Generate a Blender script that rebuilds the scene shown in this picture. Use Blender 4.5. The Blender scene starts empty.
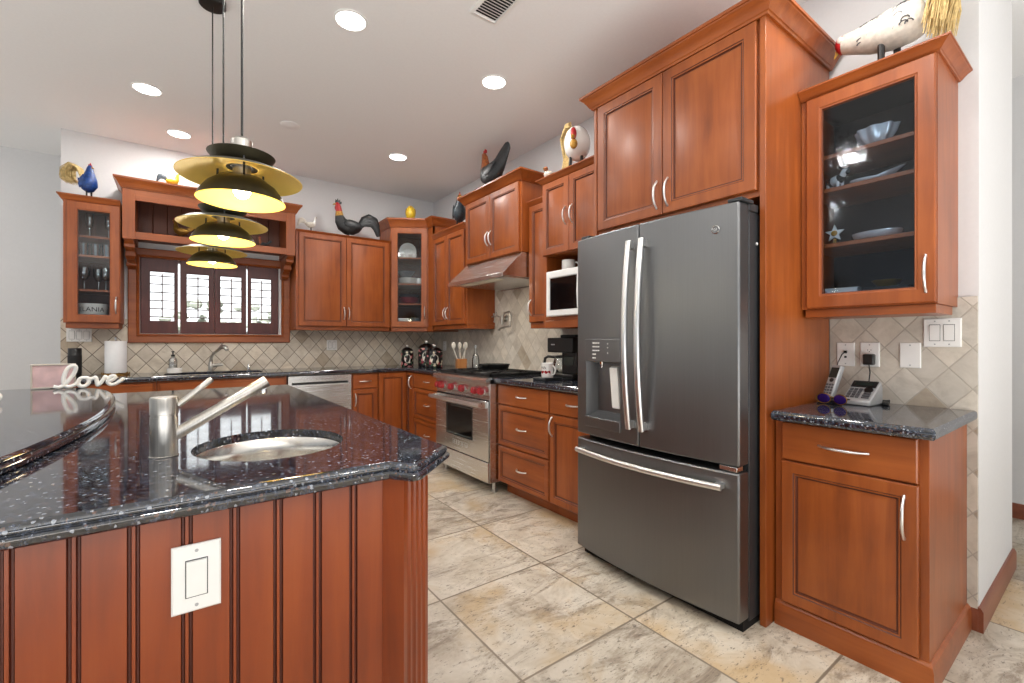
import bpy, bmesh, math, random
from mathutils import Vector, Matrix
random.seed(7)
S = bpy.context.scene
COL = S.collection
PI = math.pi
H_CAM = 1.2

# ---------------------------------------------------------------- camera, world, lights, exposure
cam_d = bpy.data.cameras.new('camera')
cam_d.sensor_width = 36.0
cam_d.sensor_fit = 'HORIZONTAL'
cam_d.lens = 36.0 * 455.0 / 1024.0
cam_d.clip_start = 0.02
cam = bpy.data.objects.new('camera', cam_d)
COL.objects.link(cam)
cam.location = (0, 0, H_CAM)
cam.rotation_euler = (PI / 2, 0, -math.atan2(335, 455))
S.camera = cam

world = bpy.data.worlds.new('daylight')
S.world = world
world.use_nodes = True
bg = world.node_tree.nodes['Background']
bg.inputs[0].default_value = (0.93, 0.965, 1.0, 1)
bg.inputs[1].default_value = 0.40

S.view_settings.view_transform = 'Standard'
S.view_settings.look = 'None'
S.view_settings.gamma = 1.0
S.view_settings.use_curve_mapping = False
S.view_settings.exposure = 0.30

def area_light(name, loc, rot, sx, sy, power, color=(1, 1, 1), shape='RECTANGLE', spread=PI):
    l = bpy.data.lights.new(name, 'AREA')
    l.shape = shape
    l.size = sx
    if shape in ('RECTANGLE', 'ELLIPSE'):
        l.size_y = sy
    l.energy = power
    l.color = color
    l.spread = spread
    o = bpy.data.objects.new(name, l)
    COL.objects.link(o)
    o.location = loc
    o.rotation_euler = rot
    return o

# daylight entering from the glazed side of the room behind the camera
sun = bpy.data.lights.new('sun', 'SUN')
sun.energy = 9.0
sun.angle = 0.02
sun.color = (0.97, 0.985, 1.0)
sun_o = bpy.data.objects.new('sun', sun)
COL.objects.link(sun_o)
sun_o.rotation_euler = (math.radians(52), 0, math.radians(-12))

# fill lights added to brighten the ceiling, unseen behind the camera and at left
area_light('ceiling_fill', (-0.2, -2.3, 0.5), (PI, 0, 0), 4.6, 3.0, 200.0, (0.97, 0.985, 1.0))
area_light('ceiling_fill', (-3.4, 3.2, 0.5), (PI, 0, 0), 2.6, 4.0, 34.0, (0.97, 0.985, 1.0))

# ---------------------------------------------------------------- node helpers / materials
def N(nt, typ, ins=None, **props):
    n = nt.nodes.new(typ)
    for k, v in props.items():
        setattr(n, k, v)
    for k, v in (ins or {}).items():
        s = n.inputs[k]
        if isinstance(v, bpy.types.NodeSocket):
            nt.links.new(v, s)
        else:
            s.default_value = v
    return n

def lin(r, g, b):
    def c(x):
        x /= 255.0
        return x / 12.92 if x <= 0.04045 else ((x + 0.055) / 1.055) ** 2.4
    return (c(r), c(g), c(b), 1.0)

def new_mat(name):
    m = bpy.data.materials.new(name)
    m.use_nodes = True
    nt = m.node_tree
    for n in list(nt.nodes):
        nt.nodes.remove(n)
    out = nt.nodes.new('ShaderNodeOutputMaterial')
    p = nt.nodes.new('ShaderNodeBsdfPrincipled')
    nt.links.new(p.outputs[0], out.inputs[0])
    return m, nt, p, out

def mth(nt, op, a, b=0.0, c=0.0):
    n = nt.nodes.new('ShaderNodeMath')
    n.operation = op
    for i, v in enumerate((a, b, c)):
        if isinstance(v, bpy.types.NodeSocket):
            nt.links.new(v, n.inputs[i])
        else:
            n.inputs[i].default_value = v
    return n.outputs[0]

def ramp(nt, fac, stops):
    n = nt.nodes.new('ShaderNodeValToRGB')
    el = n.color_ramp.elements
    while len(el) > 1:
        el.remove(el[-1])
    el[0].position = stops[0][0]
    el[0].color = stops[0][1]
    for p, c in stops[1:]:
        e = el.new(p)
        e.color = c
    nt.links.new(fac, n.inputs[0])
    return n.outputs[0]

def mix(nt, fac, a, b, mode='MIX'):
    n = nt.nodes.new('ShaderNodeMix')
    n.data_type = 'RGBA'
    n.blend_type = mode
    for s, v in ((n.inputs[0], fac), (n.inputs[6], a), (n.inputs[7], b)):
        if isinstance(v, bpy.types.NodeSocket):
            nt.links.new(v, s)
        else:
            s.default_value = v
    return n.outputs[2]

def bump(nt, p, h, strength=0.2, dist=0.01):
    b = N(nt, 'ShaderNodeBump', {'Height': h, 'Strength': strength, 'Distance': dist})
    nt.links.new(b.outputs[0], p.inputs['Normal'])

def plain(name, col, rough=0.5, metal=0.0, noise=0.06, nscale=30.0, emit=0.0, coat=0.0, bmp=0.0):
    m, nt, p, out = new_mat(name)
    tc = N(nt, 'ShaderNodeTexCoord')
    nz = N(nt, 'ShaderNodeTexNoise', {'Vector': tc.outputs['Object'], 'Scale': nscale, 'Detail': 3.0})
    lo = tuple(c * (1 - noise) for c in col[:3]) + (1,)
    hi = tuple(min(1, c * (1 + noise)) for c in col[:3]) + (1,)
    c = ramp(nt, nz.outputs[0], [(0.3, lo), (0.7, hi)])
    nt.links.new(c, p.inputs['Base Color'])
    p.inputs['Roughness'].default_value = rough
    p.inputs['Metallic'].default_value = metal
    p.inputs['Coat Weight'].default_value = coat
    if emit:
        p.inputs['Emission Color'].default_value = col
        p.inputs['Emission Strength'].default_value = emit
    if bmp:
        bump(nt, p, nz.outputs[0], bmp, 0.004)
    return m

def wood(name, c0, c1, c2, rough=0.36, axis=2, coat=0.10):
    m, nt, p, out = new_mat(name)
    tc = N(nt, 'ShaderNodeTexCoord')
    sc = [14.0, 14.0, 14.0]
    sc[axis] = 1.1
    mp = N(nt, 'ShaderNodeMapping', {'Vector': tc.outputs['Object'], 'Scale': tuple(sc)})
    n1 = N(nt, 'ShaderNodeTexNoise', {'Vector': mp.outputs[0], 'Scale': 1.6, 'Detail': 5.0, 'Roughness': 0.6, 'Distortion': 0.4})
    n2 = N(nt, 'ShaderNodeTexNoise', {'Vector': tc.outputs['Object'], 'Scale': 3.5, 'Detail': 3.0})
    f = mth(nt, 'ADD', mth(nt, 'MULTIPLY', n1.outputs[0], 0.6), mth(nt, 'MULTIPLY', n2.outputs[0], 0.4))
    c = ramp(nt, f, [(0.3, c0), (0.5, c1), (0.7, c2)])
    nt.links.new(c, p.inputs['Base Color'])
    p.inputs['Roughness'].default_value = rough
    p.inputs['Coat Weight'].default_value = coat
    p.inputs['Coat Roughness'].default_value = 0.22
    bump(nt, p, n1.outputs[0], 0.03, 0.002)
    return m

def tile_nodes(nt, p, s, t, cols, grout_col, gw, coord, nscale, odd=None, bstr=0.35, vein=None):
    """s,t in tile units; grout mask, a random tone for every tile, mottling in the stone"""
    fs, ft = mth(nt, 'FRACT', s), mth(nt, 'FRACT', t)
    es = mth(nt, 'MINIMUM', fs, mth(nt, 'SUBTRACT', 1.0, fs))
    et = mth(nt, 'MINIMUM', ft, mth(nt, 'SUBTRACT', 1.0, ft))
    wob = N(nt, 'ShaderNodeTexNoise', {'Vector': coord, 'Scale': nscale * 4, 'Detail': 2.0})
    e = mth(nt, 'ADD', mth(nt, 'MINIMUM', es, et), mth(nt, 'MULTIPLY', mth(nt, 'SUBTRACT', wob.outputs[0], 0.5), gw * 0.7))
    mr = N(nt, 'ShaderNodeMapRange', {'Value': e, 'From Min': gw * 0.7, 'From Max': gw * 1.3, 'To Min': 0.0, 'To Max': 1.0})
    tilemask = mr.outputs[0]
    cell = N(nt, 'ShaderNodeCombineXYZ', {0: mth(nt, 'FLOOR', s), 1: mth(nt, 'FLOOR', t), 2: 3.7})
    wn = N(nt, 'ShaderNodeTexWhiteNoise', {'Vector': cell.outputs[0]})
    off = N(nt, 'ShaderNodeVectorMath', {0: coord, 1: wn.outputs['Color']}, operation='ADD')
    off2 = N(nt, 'ShaderNodeVectorMath', {0: wn.outputs['Color'], 'Scale': 9.0}, operation='SCALE')
    off = N(nt, 'ShaderNodeVectorMath', {0: off.outputs[0], 1: off2.outputs[0]}, operation='ADD')
    n1 = N(nt, 'ShaderNodeTexNoise', {'Vector': off.outputs[0], 'Scale': nscale, 'Detail': 8.0, 'Roughness': 0.68, 'Distortion': 0.6})
    base = ramp(nt, n1.outputs[0], cols)
    if vein:
        st = N(nt, 'ShaderNodeMapping', {'Vector': off.outputs[0], 'Scale': (1.0, 2.6, 1.0), 'Rotation': (0, 0, 0.7)})
        n3 = N(nt, 'ShaderNodeTexNoise', {'Vector': st.outputs[0], 'Scale': nscale * 0.55, 'Detail': 9.0, 'Roughness': 0.75, 'Distortion': 1.2})
        vm = N(nt, 'ShaderNodeMapRange', {'Value': n3.outputs[0], 'From Min': 0.50, 'From Max': 0.63, 'To Max': 0.85})
        base = mix(nt, vm.outputs[0], base, vein[0])
        n4 = N(nt, 'ShaderNodeTexNoise', {'Vector': off.outputs[0], 'Scale': nscale * 0.45, 'Detail': 4.0, 'Roughness': 0.6})
        vm2 = N(nt, 'ShaderNodeMapRange', {'Value': n4.outputs[0], 'From Min': 0.52, 'From Max': 0.66, 'To Max': 0.75})
        base = mix(nt, vm2.outputs[0], base, vein[1])
        n5 = N(nt, 'ShaderNodeTexNoise', {'Vector': st.outputs[0], 'Scale': nscale * 9, 'Detail': 4.0, 'Roughness': 0.7})
        pit = N(nt, 'ShaderNodeMapRange', {'Value': n5.outputs[0], 'From Min': 0.57, 'From Max': 0.66, 'To Max': 0.8})
        base = mix(nt, mth(nt, 'MULTIPLY', pit.outputs[0], mth(nt, 'GREATER_THAN', n3.outputs[0], 0.45)), base, vein[2])
    tone = ramp(nt, wn.outputs['Value'], [(0.0, (0.86, 0.85, 0.84, 1)), (0.5, (1, 1, 1, 1)), (1.0, (1.08, 1.06, 1.03, 1))])
    base = mix(nt, 1.0, base, tone, 'MULTIPLY')
    if odd:
        sel = mth(nt, 'LESS_THAN', wn.outputs['Value'], odd[0])
        base = mix(nt, sel, base, mix(nt, 1.0, base, odd[1], 'MULTIPLY'))
    col = mix(nt, tilemask, grout_col, base)
    nt.links.new(col, p.inputs['Base Color'])
    hgt = mth(nt, 'ADD', tilemask, mth(nt, 'MULTIPLY', n1.outputs[0], 0.35))
    bump(nt, p, hgt, bstr, 0.004)

def floor_mat():
    m, nt, p, out = new_mat('travertine floor tile')
    tc = N(nt, 'ShaderNodeTexCoord')
    sx = N(nt, 'ShaderNodeSeparateXYZ', {0: tc.outputs['Object']})
    s = mth(nt, 'DIVIDE', mth(nt, 'SUBTRACT', sx.outputs[0], 1.59 - 0.608 * 20), 0.608)
    t = mth(nt, 'DIVIDE', mth(nt, 'SUBTRACT', sx.outputs[1], 1.273 - 0.62 * 20), 0.62)
    tile_nodes(nt, p, s, t, [(0.28, lin(150, 138, 122)), (0.44, lin(188, 178, 162)), (0.58, lin(206, 198, 184)), (0.74, lin(184, 164, 134))],
               lin(128, 116, 100), 0.0075, tc.outputs['Object'], 4.4, None, 0.12,
               vein=(lin(134, 120, 104), lin(184, 158, 118), lin(104, 94, 84)))
    p.inputs['Roughness'].default_value = 0.42
    return m

def splash_mat(name, axis):
    m, nt, p, out = new_mat(name)
    tc = N(nt, 'ShaderNodeTexCoord')
    sx = N(nt, 'ShaderNodeSeparateXYZ', {0: tc.outputs['Object']})
    h = mth(nt, 'DIVIDE', mth(nt, 'SUBTRACT', sx.outputs[axis], -9.969 if axis == 0 else -9.94), 0.1465)
    z = mth(nt, 'DIVIDE', mth(nt, 'SUBTRACT', sx.outputs[2], 0.914), 0.172)
    s = mth(nt, 'ADD', h, z)
    t = mth(nt, 'ADD', mth(nt, 'SUBTRACT', h, z), 40.0)
    tile_nodes(nt, p, s, t, [(0.25, lin(184, 172, 155)), (0.5, lin(212, 202, 186)), (0.75, lin(226, 218, 204))] if axis == 0 else [(0.25, lin(172, 164, 153)), (0.5, lin(200, 193, 182)), (0.75, lin(216, 210, 200))],
               lin(112, 98, 84) if axis == 0 else lin(178, 170, 158), 0.022, tc.outputs['Object'], 9.0, (0.06, (0.80, 0.74, 0.67, 1)), 0.4)
    p.inputs['Roughness'].default_value = 0.5
    return m

def granite_mat():
    m, nt, p, out = new_mat('blue pearl granite')
    tc = N(nt, 'ShaderNodeTexCoord')
    n1 = N(nt, 'ShaderNodeTexNoise', {'Vector': tc.outputs['Object'], 'Scale': 85.0, 'Detail': 6.0, 'Roughness': 0.75})
    v = N(nt, 'ShaderNodeTexVoronoi', {'Vector': tc.outputs['Object'], 'Scale': 130.0, 'Randomness': 1.0})
    wob = N(nt, 'ShaderNodeTexNoise', {'Vector': tc.outputs['Object'], 'Scale': 320.0, 'Detail': 2.0})
    dist = mth(nt, 'ADD', v.outputs['Distance'], mth(nt, 'MULTIPLY', mth(nt, 'SUBTRACT', wob.outputs[0], 0.5), 0.6))
    sep = N(nt, 'ShaderNodeSeparateColor', {0: v.outputs['Color']})
    base = ramp(nt, n1.outputs[0], [(0.36, lin(9, 10, 12)), (0.50, lin(30, 34, 42)), (0.60, lin(62, 70, 86)), (0.72, lin(116, 120, 128))])
    fl = mth(nt, 'MULTIPLY', mth(nt, 'GREATER_THAN', sep.outputs[0], 0.89), mth(nt, 'LESS_THAN', dist, 0.40))
    base = mix(nt, mth(nt, 'MULTIPLY', fl, 0.85), base, lin(150, 156, 166))
    fl2 = mth(nt, 'MULTIPLY', mth(nt, 'LESS_THAN', sep.outputs[1], 0.12), mth(nt, 'LESS_THAN', dist, 0.45))
    base = mix(nt, mth(nt, 'MULTIPLY', fl2, 0.7), base, lin(104, 80, 70))
    nt.links.new(base, p.inputs['Base Color'])
    p.inputs['Roughness'].default_value = 0.06
    p.inputs['IOR'].default_value = 1.95
    return m

def steel(name, col, rough=0.28, axis=2, amt=0.06):
    m, nt, p, out = new_mat(name)
    tc = N(nt, 'ShaderNodeTexCoord')
    sc = [260.0, 260.0, 260.0]
    sc[axis] = 3.0
    mp = N(nt, 'ShaderNodeMapping', {'Vector': tc.outputs['Object'], 'Scale': tuple(sc)})
    n1 = N(nt, 'ShaderNodeTexNoise', {'Vector': mp.outputs[0], 'Scale': 1.0, 'Detail': 2.0})
    c = ramp(nt, n1.outputs[0], [(0.3, tuple(x * (1 - amt) for x in col[:3]) + (1,)), (0.7, tuple(min(1, x * (1 + amt)) for x in col[:3]) + (1,))])
    nt.links.new(c, p.inputs['Base Color'])
    r = N(nt, 'ShaderNodeMapRange', {'Value': n1.outputs[0], 'To Min': rough * 0.85, 'To Max': rough * 1.15})
    nt.links.new(r.outputs[0], p.inputs['Roughness'])
    p.inputs['Metallic'].default_value = 1.0
    return m

def clear_glass(name, tint=(0.9, 0.93, 0.94, 1), gloss=0.12, rough=0.03, seeded=False):
    m, nt, p, out = new_mat(name)
    nt.nodes.remove(p)
    tr = N(nt, 'ShaderNodeBsdfTransparent', {0: tint})
    gl = N(nt, 'ShaderNodeBsdfGlossy', {'Color': (1, 1, 1, 1), 'Roughness': rough})
    tc = N(nt, 'ShaderNodeTexCoord')
    nz = N(nt, 'ShaderNodeTexNoise', {'Vector': tc.outputs['Object'], 'Scale': 45.0 if seeded else 8.0, 'Detail': 2.0})
    b = N(nt, 'ShaderNodeBump', {'Height': nz.outputs[0], 'Strength': 0.05 if seeded else 0.005, 'Distance': 0.01})
    nt.links.new(b.outputs[0], gl.inputs['Normal'])
    fr = N(nt, 'ShaderNodeFresnel', {'IOR': 1.45})
    f = mth(nt, 'ADD', mth(nt, 'MULTIPLY', fr.outputs[0], 1.0 if gloss > 0.05 else 0.6), gloss)
    mx = N(nt, 'ShaderNodeMixShader', {0: f, 1: tr.outputs[0], 2: gl.outputs[0]})
    nt.links.new(mx.outputs[0], out.inputs[0])
    return m

def floral_mat():
    m, nt, p, out = new_mat('painted floral ceramic')
    tc = N(nt, 'ShaderNodeTexCoord')
    v = N(nt, 'ShaderNodeTexVoronoi', {'Vector': tc.outputs['Object'], 'Scale': 34.0})
    sep = N(nt, 'ShaderNodeSeparateColor', {0: v.outputs['Color']})
    petal = mth(nt, 'LESS_THAN', v.outputs['Distance'], 0.58)
    c = ramp(nt, sep.outputs[0], [(0.0, lin(20, 18, 20)), (0.4, lin(120, 30, 45)), (0.55, lin(190, 120, 120)), (0.7, lin(210, 195, 170)), (0.82, lin(60, 80, 60)), (0.92, lin(24, 20, 22))])
    c.node.color_ramp.interpolation = 'CONSTANT'
    base = mix(nt, petal, lin(14, 12, 14), c)
    nt.links.new(base, p.inputs['Base Color'])
    p.inputs['Roughness'].default_value = 0.2
    return m

M = {}
M['wood'] = wood('cherry wood', lin(118, 57, 22), lin(146, 74, 28), lin(166, 90, 38))
M['wood_h'] = wood('cherry wood, level grain', lin(118, 57, 22), lin(146, 74, 28), lin(166, 90, 38), axis=0)
M['wood_y'] = wood('cherry wood, deep grain', lin(118, 57, 22), lin(146, 74, 28), lin(166, 90, 38), axis=1)
M['wood_isl'] = wood('island cherry boards', lin(112, 46, 15), lin(136, 59, 19), lin(152, 72, 26), axis=2)
M['glaze'] = plain('dark glaze in the moulding', lin(88, 40, 20), 0.45, nscale=12)
M['groove'] = plain('stained board groove', lin(84, 32, 14), 0.5, nscale=12)
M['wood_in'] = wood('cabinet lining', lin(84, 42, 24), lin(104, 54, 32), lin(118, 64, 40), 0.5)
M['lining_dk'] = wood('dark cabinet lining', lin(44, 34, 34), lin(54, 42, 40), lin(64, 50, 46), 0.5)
M['mahog'] = wood('shutter mahogany', lin(62, 24, 22), lin(84, 34, 30), lin(98, 44, 38), 0.4)
M['granite'] = granite_mat()
M['wall'] = plain('white wall paint', lin(214, 214, 215), 0.85, noise=0.012, nscale=60)
M['ceil'] = plain('white ceiling paint', lin(234, 234, 234), 0.9, noise=0.012, nscale=60)
M['floor'] = floor_mat()
M['splash_x'] = splash_mat('tumbled stone diamonds, back', 0)
M['splash_y'] = splash_mat('tumbled stone diamonds, side', 1)
M['steel'] = steel('brushed stainless', (0.72, 0.72, 0.71, 1), 0.26, 0)
M['steel_v'] = steel('brushed stainless upright', (0.70, 0.70, 0.69, 1), 0.28, 2)
M['nickel'] = steel('brushed nickel', (0.50, 0.48, 0.445, 1), 0.30, 2, 0.12)
M['slate'] = steel('slate grey appliance steel', (0.205, 0.208, 0.213, 1), 0.40, 2, 0.03)
M['slate_dk'] = plain('slate side panel', lin(58, 60, 63), 0.45, 0.4)
M['handle'] = steel('satin handle metal', (0.80, 0.80, 0.80, 1), 0.30, 2)
M['chrome'] = plain('chrome', (0.8, 0.8, 0.8, 1), 0.08, 1.0, noise=0.01)
M['white'] = plain('white plastic', lin(236, 236, 234), 0.35, noise=0.01)
M['white_cer'] = plain('white ceramic', lin(232, 230, 226), 0.18, noise=0.02, coat=0.4)
M['paper'] = plain('paper', lin(240, 240, 240), 0.9, noise=0.02)
M['black'] = plain('black plastic', lin(18, 18, 19), 0.35)
M['black_gl'] = plain('black gloss', lin(10, 10, 11), 0.08)
M['iron'] = plain('cast iron', lin(22, 22, 23), 0.55, 0.2, bmp=0.2)
M['dark_gap'] = plain('dark gap', lin(9, 8, 8), 0.8)
M['glass'] = clear_glass('clear cabinet glass', (0.92, 0.94, 0.95, 1), 0.0, 0.04)
M['seeded'] = clear_glass('seeded cabinet glass', (0.80, 0.86, 0.92, 1), 0.0, 0.05, True)
M['crystal'] = clear_glass('drinking glass', (0.93, 0.96, 0.97, 1), 0.14, 0.02)
M['win_glass'] = clear_glass('window glass', (0.97, 0.98, 0.98, 1), 0.0, 0.01)
M['red'] = plain('red knob enamel', lin(150, 14, 28), 0.25, coat=0.5)
M['shade_out'] = plain('black lamp metal', lin(84, 80, 66), 0.36, 0.85)
M['gold_in'] = plain('gold lamp lining', lin(236, 200, 96), 0.45, 0.25, noise=0.02)
M['bulb'] = plain('glowing bulb', (1.0, 0.93, 0.78, 1), 0.5, emit=14.0, noise=0.0)
M['lamp_on'] = plain('glowing lens', (1.0, 0.98, 0.95, 1), 0.5, emit=6.0, noise=0.0)
M['floral'] = floral_mat()
M['blue_b'] = plain('blue painted feathers', lin(18, 58, 120), 0.4, noise=0.4, nscale=60)
M['navy_b'] = plain('slate painted feathers', lin(44, 54, 62), 0.45, noise=0.45, nscale=50)
M['black_b'] = plain('black painted feathers', lin(34, 36, 38), 0.45, noise=0.5, nscale=45)
M['white_b'] = plain('white crackled paint', lin(214, 208, 196), 0.6, noise=0.12, nscale=50)
M['yellow_b'] = plain('yellow glaze', lin(212, 176, 40), 0.3, noise=0.15, nscale=40)
M['rust_b'] = plain('rust feathers', lin(150, 84, 44), 0.5, noise=0.4, nscale=60)
M['gold_b'] = plain('golden feathers', lin(176, 130, 44), 0.5, noise=0.3, nscale=70)
M['straw'] = plain('straw', lin(206, 180, 124), 0.8, noise=0.25, nscale=80)
M['comb'] = plain('red comb', lin(170, 28, 34), 0.4)
M['leg_dk'] = plain('dark iron legs', lin(30, 28, 28), 0.5)
M['brass'] = plain('aged brass', lin(150, 112, 50), 0.35, 0.8)
M['pink'] = plain('pale pink print', lin(206, 176, 178), 0.6, noise=0.2, nscale=14)
M['grey_frame'] = plain('grey painted frame', lin(188, 182, 172), 0.5)
M['screen'] = plain('dark display', lin(40, 48, 46), 0.15)
M['silver_pl'] = plain('silver plastic', lin(170, 172, 174), 0.35, 0.3)
M['purple'] = plain('purple mirror lens', lin(46, 24, 110), 0.1, 0.4)
M['red_cloth'] = plain('red glazed dish', lin(140, 22, 44), 0.35)
M['grey_cer'] = plain('grey stoneware', lin(86, 88, 92), 0.35)
M['beech'] = wood('beech', lin(160, 100, 54), lin(182, 122, 70), lin(198, 140, 88))
M['base_wood'] = wood('baseboard wood', lin(104, 52, 32), lin(126, 66, 42), lin(140, 78, 52), axis=0)
M['ink'] = plain('black ink', lin(24, 24, 24), 0.6)
M['soap'] = clear_glass('soap bottle plastic', (0.86, 0.88, 0.88, 1), 0.25, 0.1)
M['sink_steel'] = steel('sink steel', (0.74, 0.73, 0.70, 1), 0.22, 2, 0.03)
M['gauze'] = plain('frosted light cover', lin(236, 232, 214), 0.6)
M['outside_green'] = plain('pale garden foliage', lin(176, 178, 164), 0.9, noise=0.4, nscale=9)
M['silver_gl'] = plain('bright cut glass', lin(222, 226, 228), 0.18, 0.35)
M['gold_leaf'] = plain('golden dish', lin(200, 160, 70), 0.3, 0.7)

# ---------------------------------------------------------------- mesh builder
class MB:
    def __init__(self):
        self.v, self.f, self.m = [], [], []
    def add(self, verts, faces, m=0):
        b = len(self.v)
        self.v += [tuple(p) for p in verts]
        self.f += [tuple(b + i for i in f) for f in faces]
        self.m += [m] * len(faces)
        return self
    def box(self, x0, x1, y0, y1, z0, z1, m=0):
        return self.add([(x0, y0, z0), (x1, y0, z0), (x1, y1, z0), (x0, y1, z0), (x0, y0, z1), (x1, y0, z1), (x1, y1, z1), (x0, y1, z1)],
                        [(0, 3, 2, 1), (4, 5, 6, 7), (0, 1, 5, 4), (1, 2, 6, 5), (2, 3, 7, 6), (3, 0, 4, 7)], m)
    def rings(self, rs, m=0, cap=True, closed=True, mats=None, loop=False):
        n = len(rs[0])
        b = len(self.v)
        for r in rs:
            self.v += [tuple(p) for p in r]
        k = len(rs)
        for i in range(k if loop else k - 1):
            i2 = (i + 1) % k
            mm = mats[i] if mats else m
            for j in range(n if closed else n - 1):
                j2 = (j + 1) % n
                self.f.append((b + i * n + j, b + i * n + j2, b + i2 * n + j2, b + i2 * n + j))
                self.m.append(mm)
        if cap and not loop:
            self.f.append(tuple(b + j for j in reversed(range(n))))
            self.m.append(mats[0] if mats else m)
            self.f.append(tuple(b + (k - 1) * n + j for j in range(n)))
            self.m.append(mats[-1] if mats else m)
        return self
    def prism(self, poly, a0, a1, axis='y', m=0):
        def P(p, a):
            return {'y': (p[0], a, p[1]), 'x': (a, p[0], p[1]), 'z': (p[0], p[1], a)}[axis]
        return self.rings([[P(p, a0) for p in poly], [P(p, a1) for p in poly]], m)
    def lathe(self, prof, c=(0, 0, 0), seg=24, m=0, cap=True, axis='z', mats=None):
        rs = []
        for r, z in prof:
            ring = []
            for i in range(seg):
                a = 2 * PI * i / seg
                x, y = max(r, 1e-5) * math.cos(a), max(r, 1e-5) * math.sin(a)
                q = {'z': (x, y, z), 'x': (z, x, y), 'y': (x, z, y)}[axis]
                ring.append((c[0] + q[0], c[1] + q[1], c[2] + q[2]))
            rs.append(ring)
        return self.rings(rs, m, cap, mats=mats)
    def tube(self, pts, r, seg=10, m=0, flat=1.0, up=None, loop=False):
        pts = [Vector(p) for p in pts]
        n = len(pts)
        rad = r if isinstance(r, (list, tuple)) else [r] * n
        rs = []
        prev = Vector(up) if up else None
        for i, p in enumerate(pts):
            if loop:
                t = (pts[(i + 1) % n] - pts[i - 1]).normalized()
            else:
                t = (pts[min(i + 1, n - 1)] - pts[max(i - 1, 0)]).normalized()
            if prev is None:
                prev = Vector((0, 0, 1)) if abs(t.z) < 0.9 else Vector((1, 0, 0))
            u = prev - t * prev.dot(t)
            if u.length < 1e-4:
                u = t.orthogonal()
            u.normalize()
            w = t.cross(u)
            prev = u
            rs.append([p + u * (rad[i] * math.cos(2 * PI * k / seg)) + w * (rad[i] * flat * math.sin(2 * PI * k / seg)) for k in range(seg)])
        return self.rings(rs, m, loop=loop)
    def ball(self, c, rx, ry=None, rz=None, m=0, seg=16, rn=10):
        ry = rx if ry is None else ry
        rz = rx if rz is None else rz
        rs = []
        for i in range(rn + 1):
            a = -PI / 2 + PI * i / rn
            k = max(math.cos(a), 1e-3)
            rs.append([(c[0] + rx * k * math.cos(2 * PI * j / seg), c[1] + ry * k * math.sin(2 * PI * j / seg), c[2] + rz * math.sin(a)) for j in range(seg)])
        return self.rings(rs, m)
    def spine(self, st, m=0, seg=16, mats=None):
        """st: (x, z, half_height, half_width) along a spine in the x-z plane"""
        rs = []
        n = len(st)
        for i, (x, z, h, w) in enumerate(st):
            a, b = st[max(i - 1, 0)], st[min(i + 1, n - 1)]
            t = Vector((b[0] - a[0], 0, b[1] - a[1])).normalized()
            u = Vector((-t.z, 0, t.x))
            rs.append([Vector((x, 0, z)) + u * (h * math.cos(2 * PI * k / seg)) + Vector((0, w * math.sin(2 * PI * k / seg), 0)) for k in range(seg)])
        return self.rings(rs, m, mats=mats)
    def build(self, name, mats, parent=None, bevel=0.0, smooth=35, segs=2, sub=0):
        me = bpy.data.meshes.new(name)
        me.from_pydata(self.v, [], self.f)
        mats = mats if isinstance(mats, (list, tuple)) else [mats]
        for mm in mats:
            me.materials.append(M[mm] if isinstance(mm, str) else mm)
        me.polygons.foreach_set('material_index', self.m)
        bm = bmesh.new()
        bm.from_mesh(me)
        bmesh.ops.recalc_face_normals(bm, faces=bm.faces[:])
        bm.to_mesh(me)
        bm.free()
        if smooth:
            me.polygons.foreach_set('use_smooth', [True] * len(me.polygons))
            me.set_sharp_from_angle(angle=math.radians(smooth))
        me.update()
        o = bpy.data.objects.new(name, me)
        COL.objects.link(o)
        if parent:
            o.parent = parent
        if bevel:
            b = o.modifiers.new('bevel', 'BEVEL')
            b.width = bevel
            b.segments = segs
            b.limit_method = 'ANGLE'
            b.angle_limit = math.radians(40)
        if sub:
            s_ = o.modifiers.new('sub', 'SUBSURF')
            s_.levels = sub
            s_.render_levels = sub
        return o

def thing(name, label, cat, loc=(0, 0, 0), rz=0.0, group=None):
    o = bpy.data.objects.new(name, None)
    COL.objects.link(o)
    o.empty_display_size = 0.05
    o.location = loc
    o.rotation_euler = (0, 0, rz)
    return tag(o, label, cat, group)

def tag(o, label, cat, group=None):
    o['label'] = label
    o['category'] = cat
    if group:
        o['group'] = group
    return o

def struct(o, label=None):
    o['kind'] = 'structure'
    if label:
        o['label'] = label
    return o

def copy_thing(root, loc, label, rz=None, group=None):
    r = root.copy()
    COL.objects.link(r)
    r.location = loc
    if rz is not None:
        r.rotation_euler = (0, 0, rz)
    r['label'] = label
    if group:
        r['group'] = group
    for ch in list(root.children):
        c = ch.copy()
        COL.objects.link(c)
        c.parent = r
        for g in list(ch.children):
            d = g.copy()
            COL.objects.link(d)
            d.parent = c
    return r

def text_mesh(name, body, size, mat, parent, mw, extrude=0.0008, align='CENTER'):
    cu = bpy.data.curves.new(name, 'FONT')
    cu.body = body
    cu.size = size
    cu.extrude = extrude
    cu.align_x = align
    cu.align_y = 'CENTER'
    tmp = bpy.data.objects.new(name + '_tmp', cu)
    COL.objects.link(tmp)
    dg = bpy.context.evaluated_depsgraph_get()
    dg.update()
    me = bpy.data.meshes.new_from_object(tmp.evaluated_get(dg))
    bpy.data.objects.remove(tmp)
    bpy.data.curves.remove(cu)
    me.transform(mw)
    me.materials.clear()
    me.materials.append(M[mat])
    me.name = name
    o = bpy.data.objects.new(name, me)
    COL.objects.link(o)
    o.parent = parent
    return o

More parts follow.
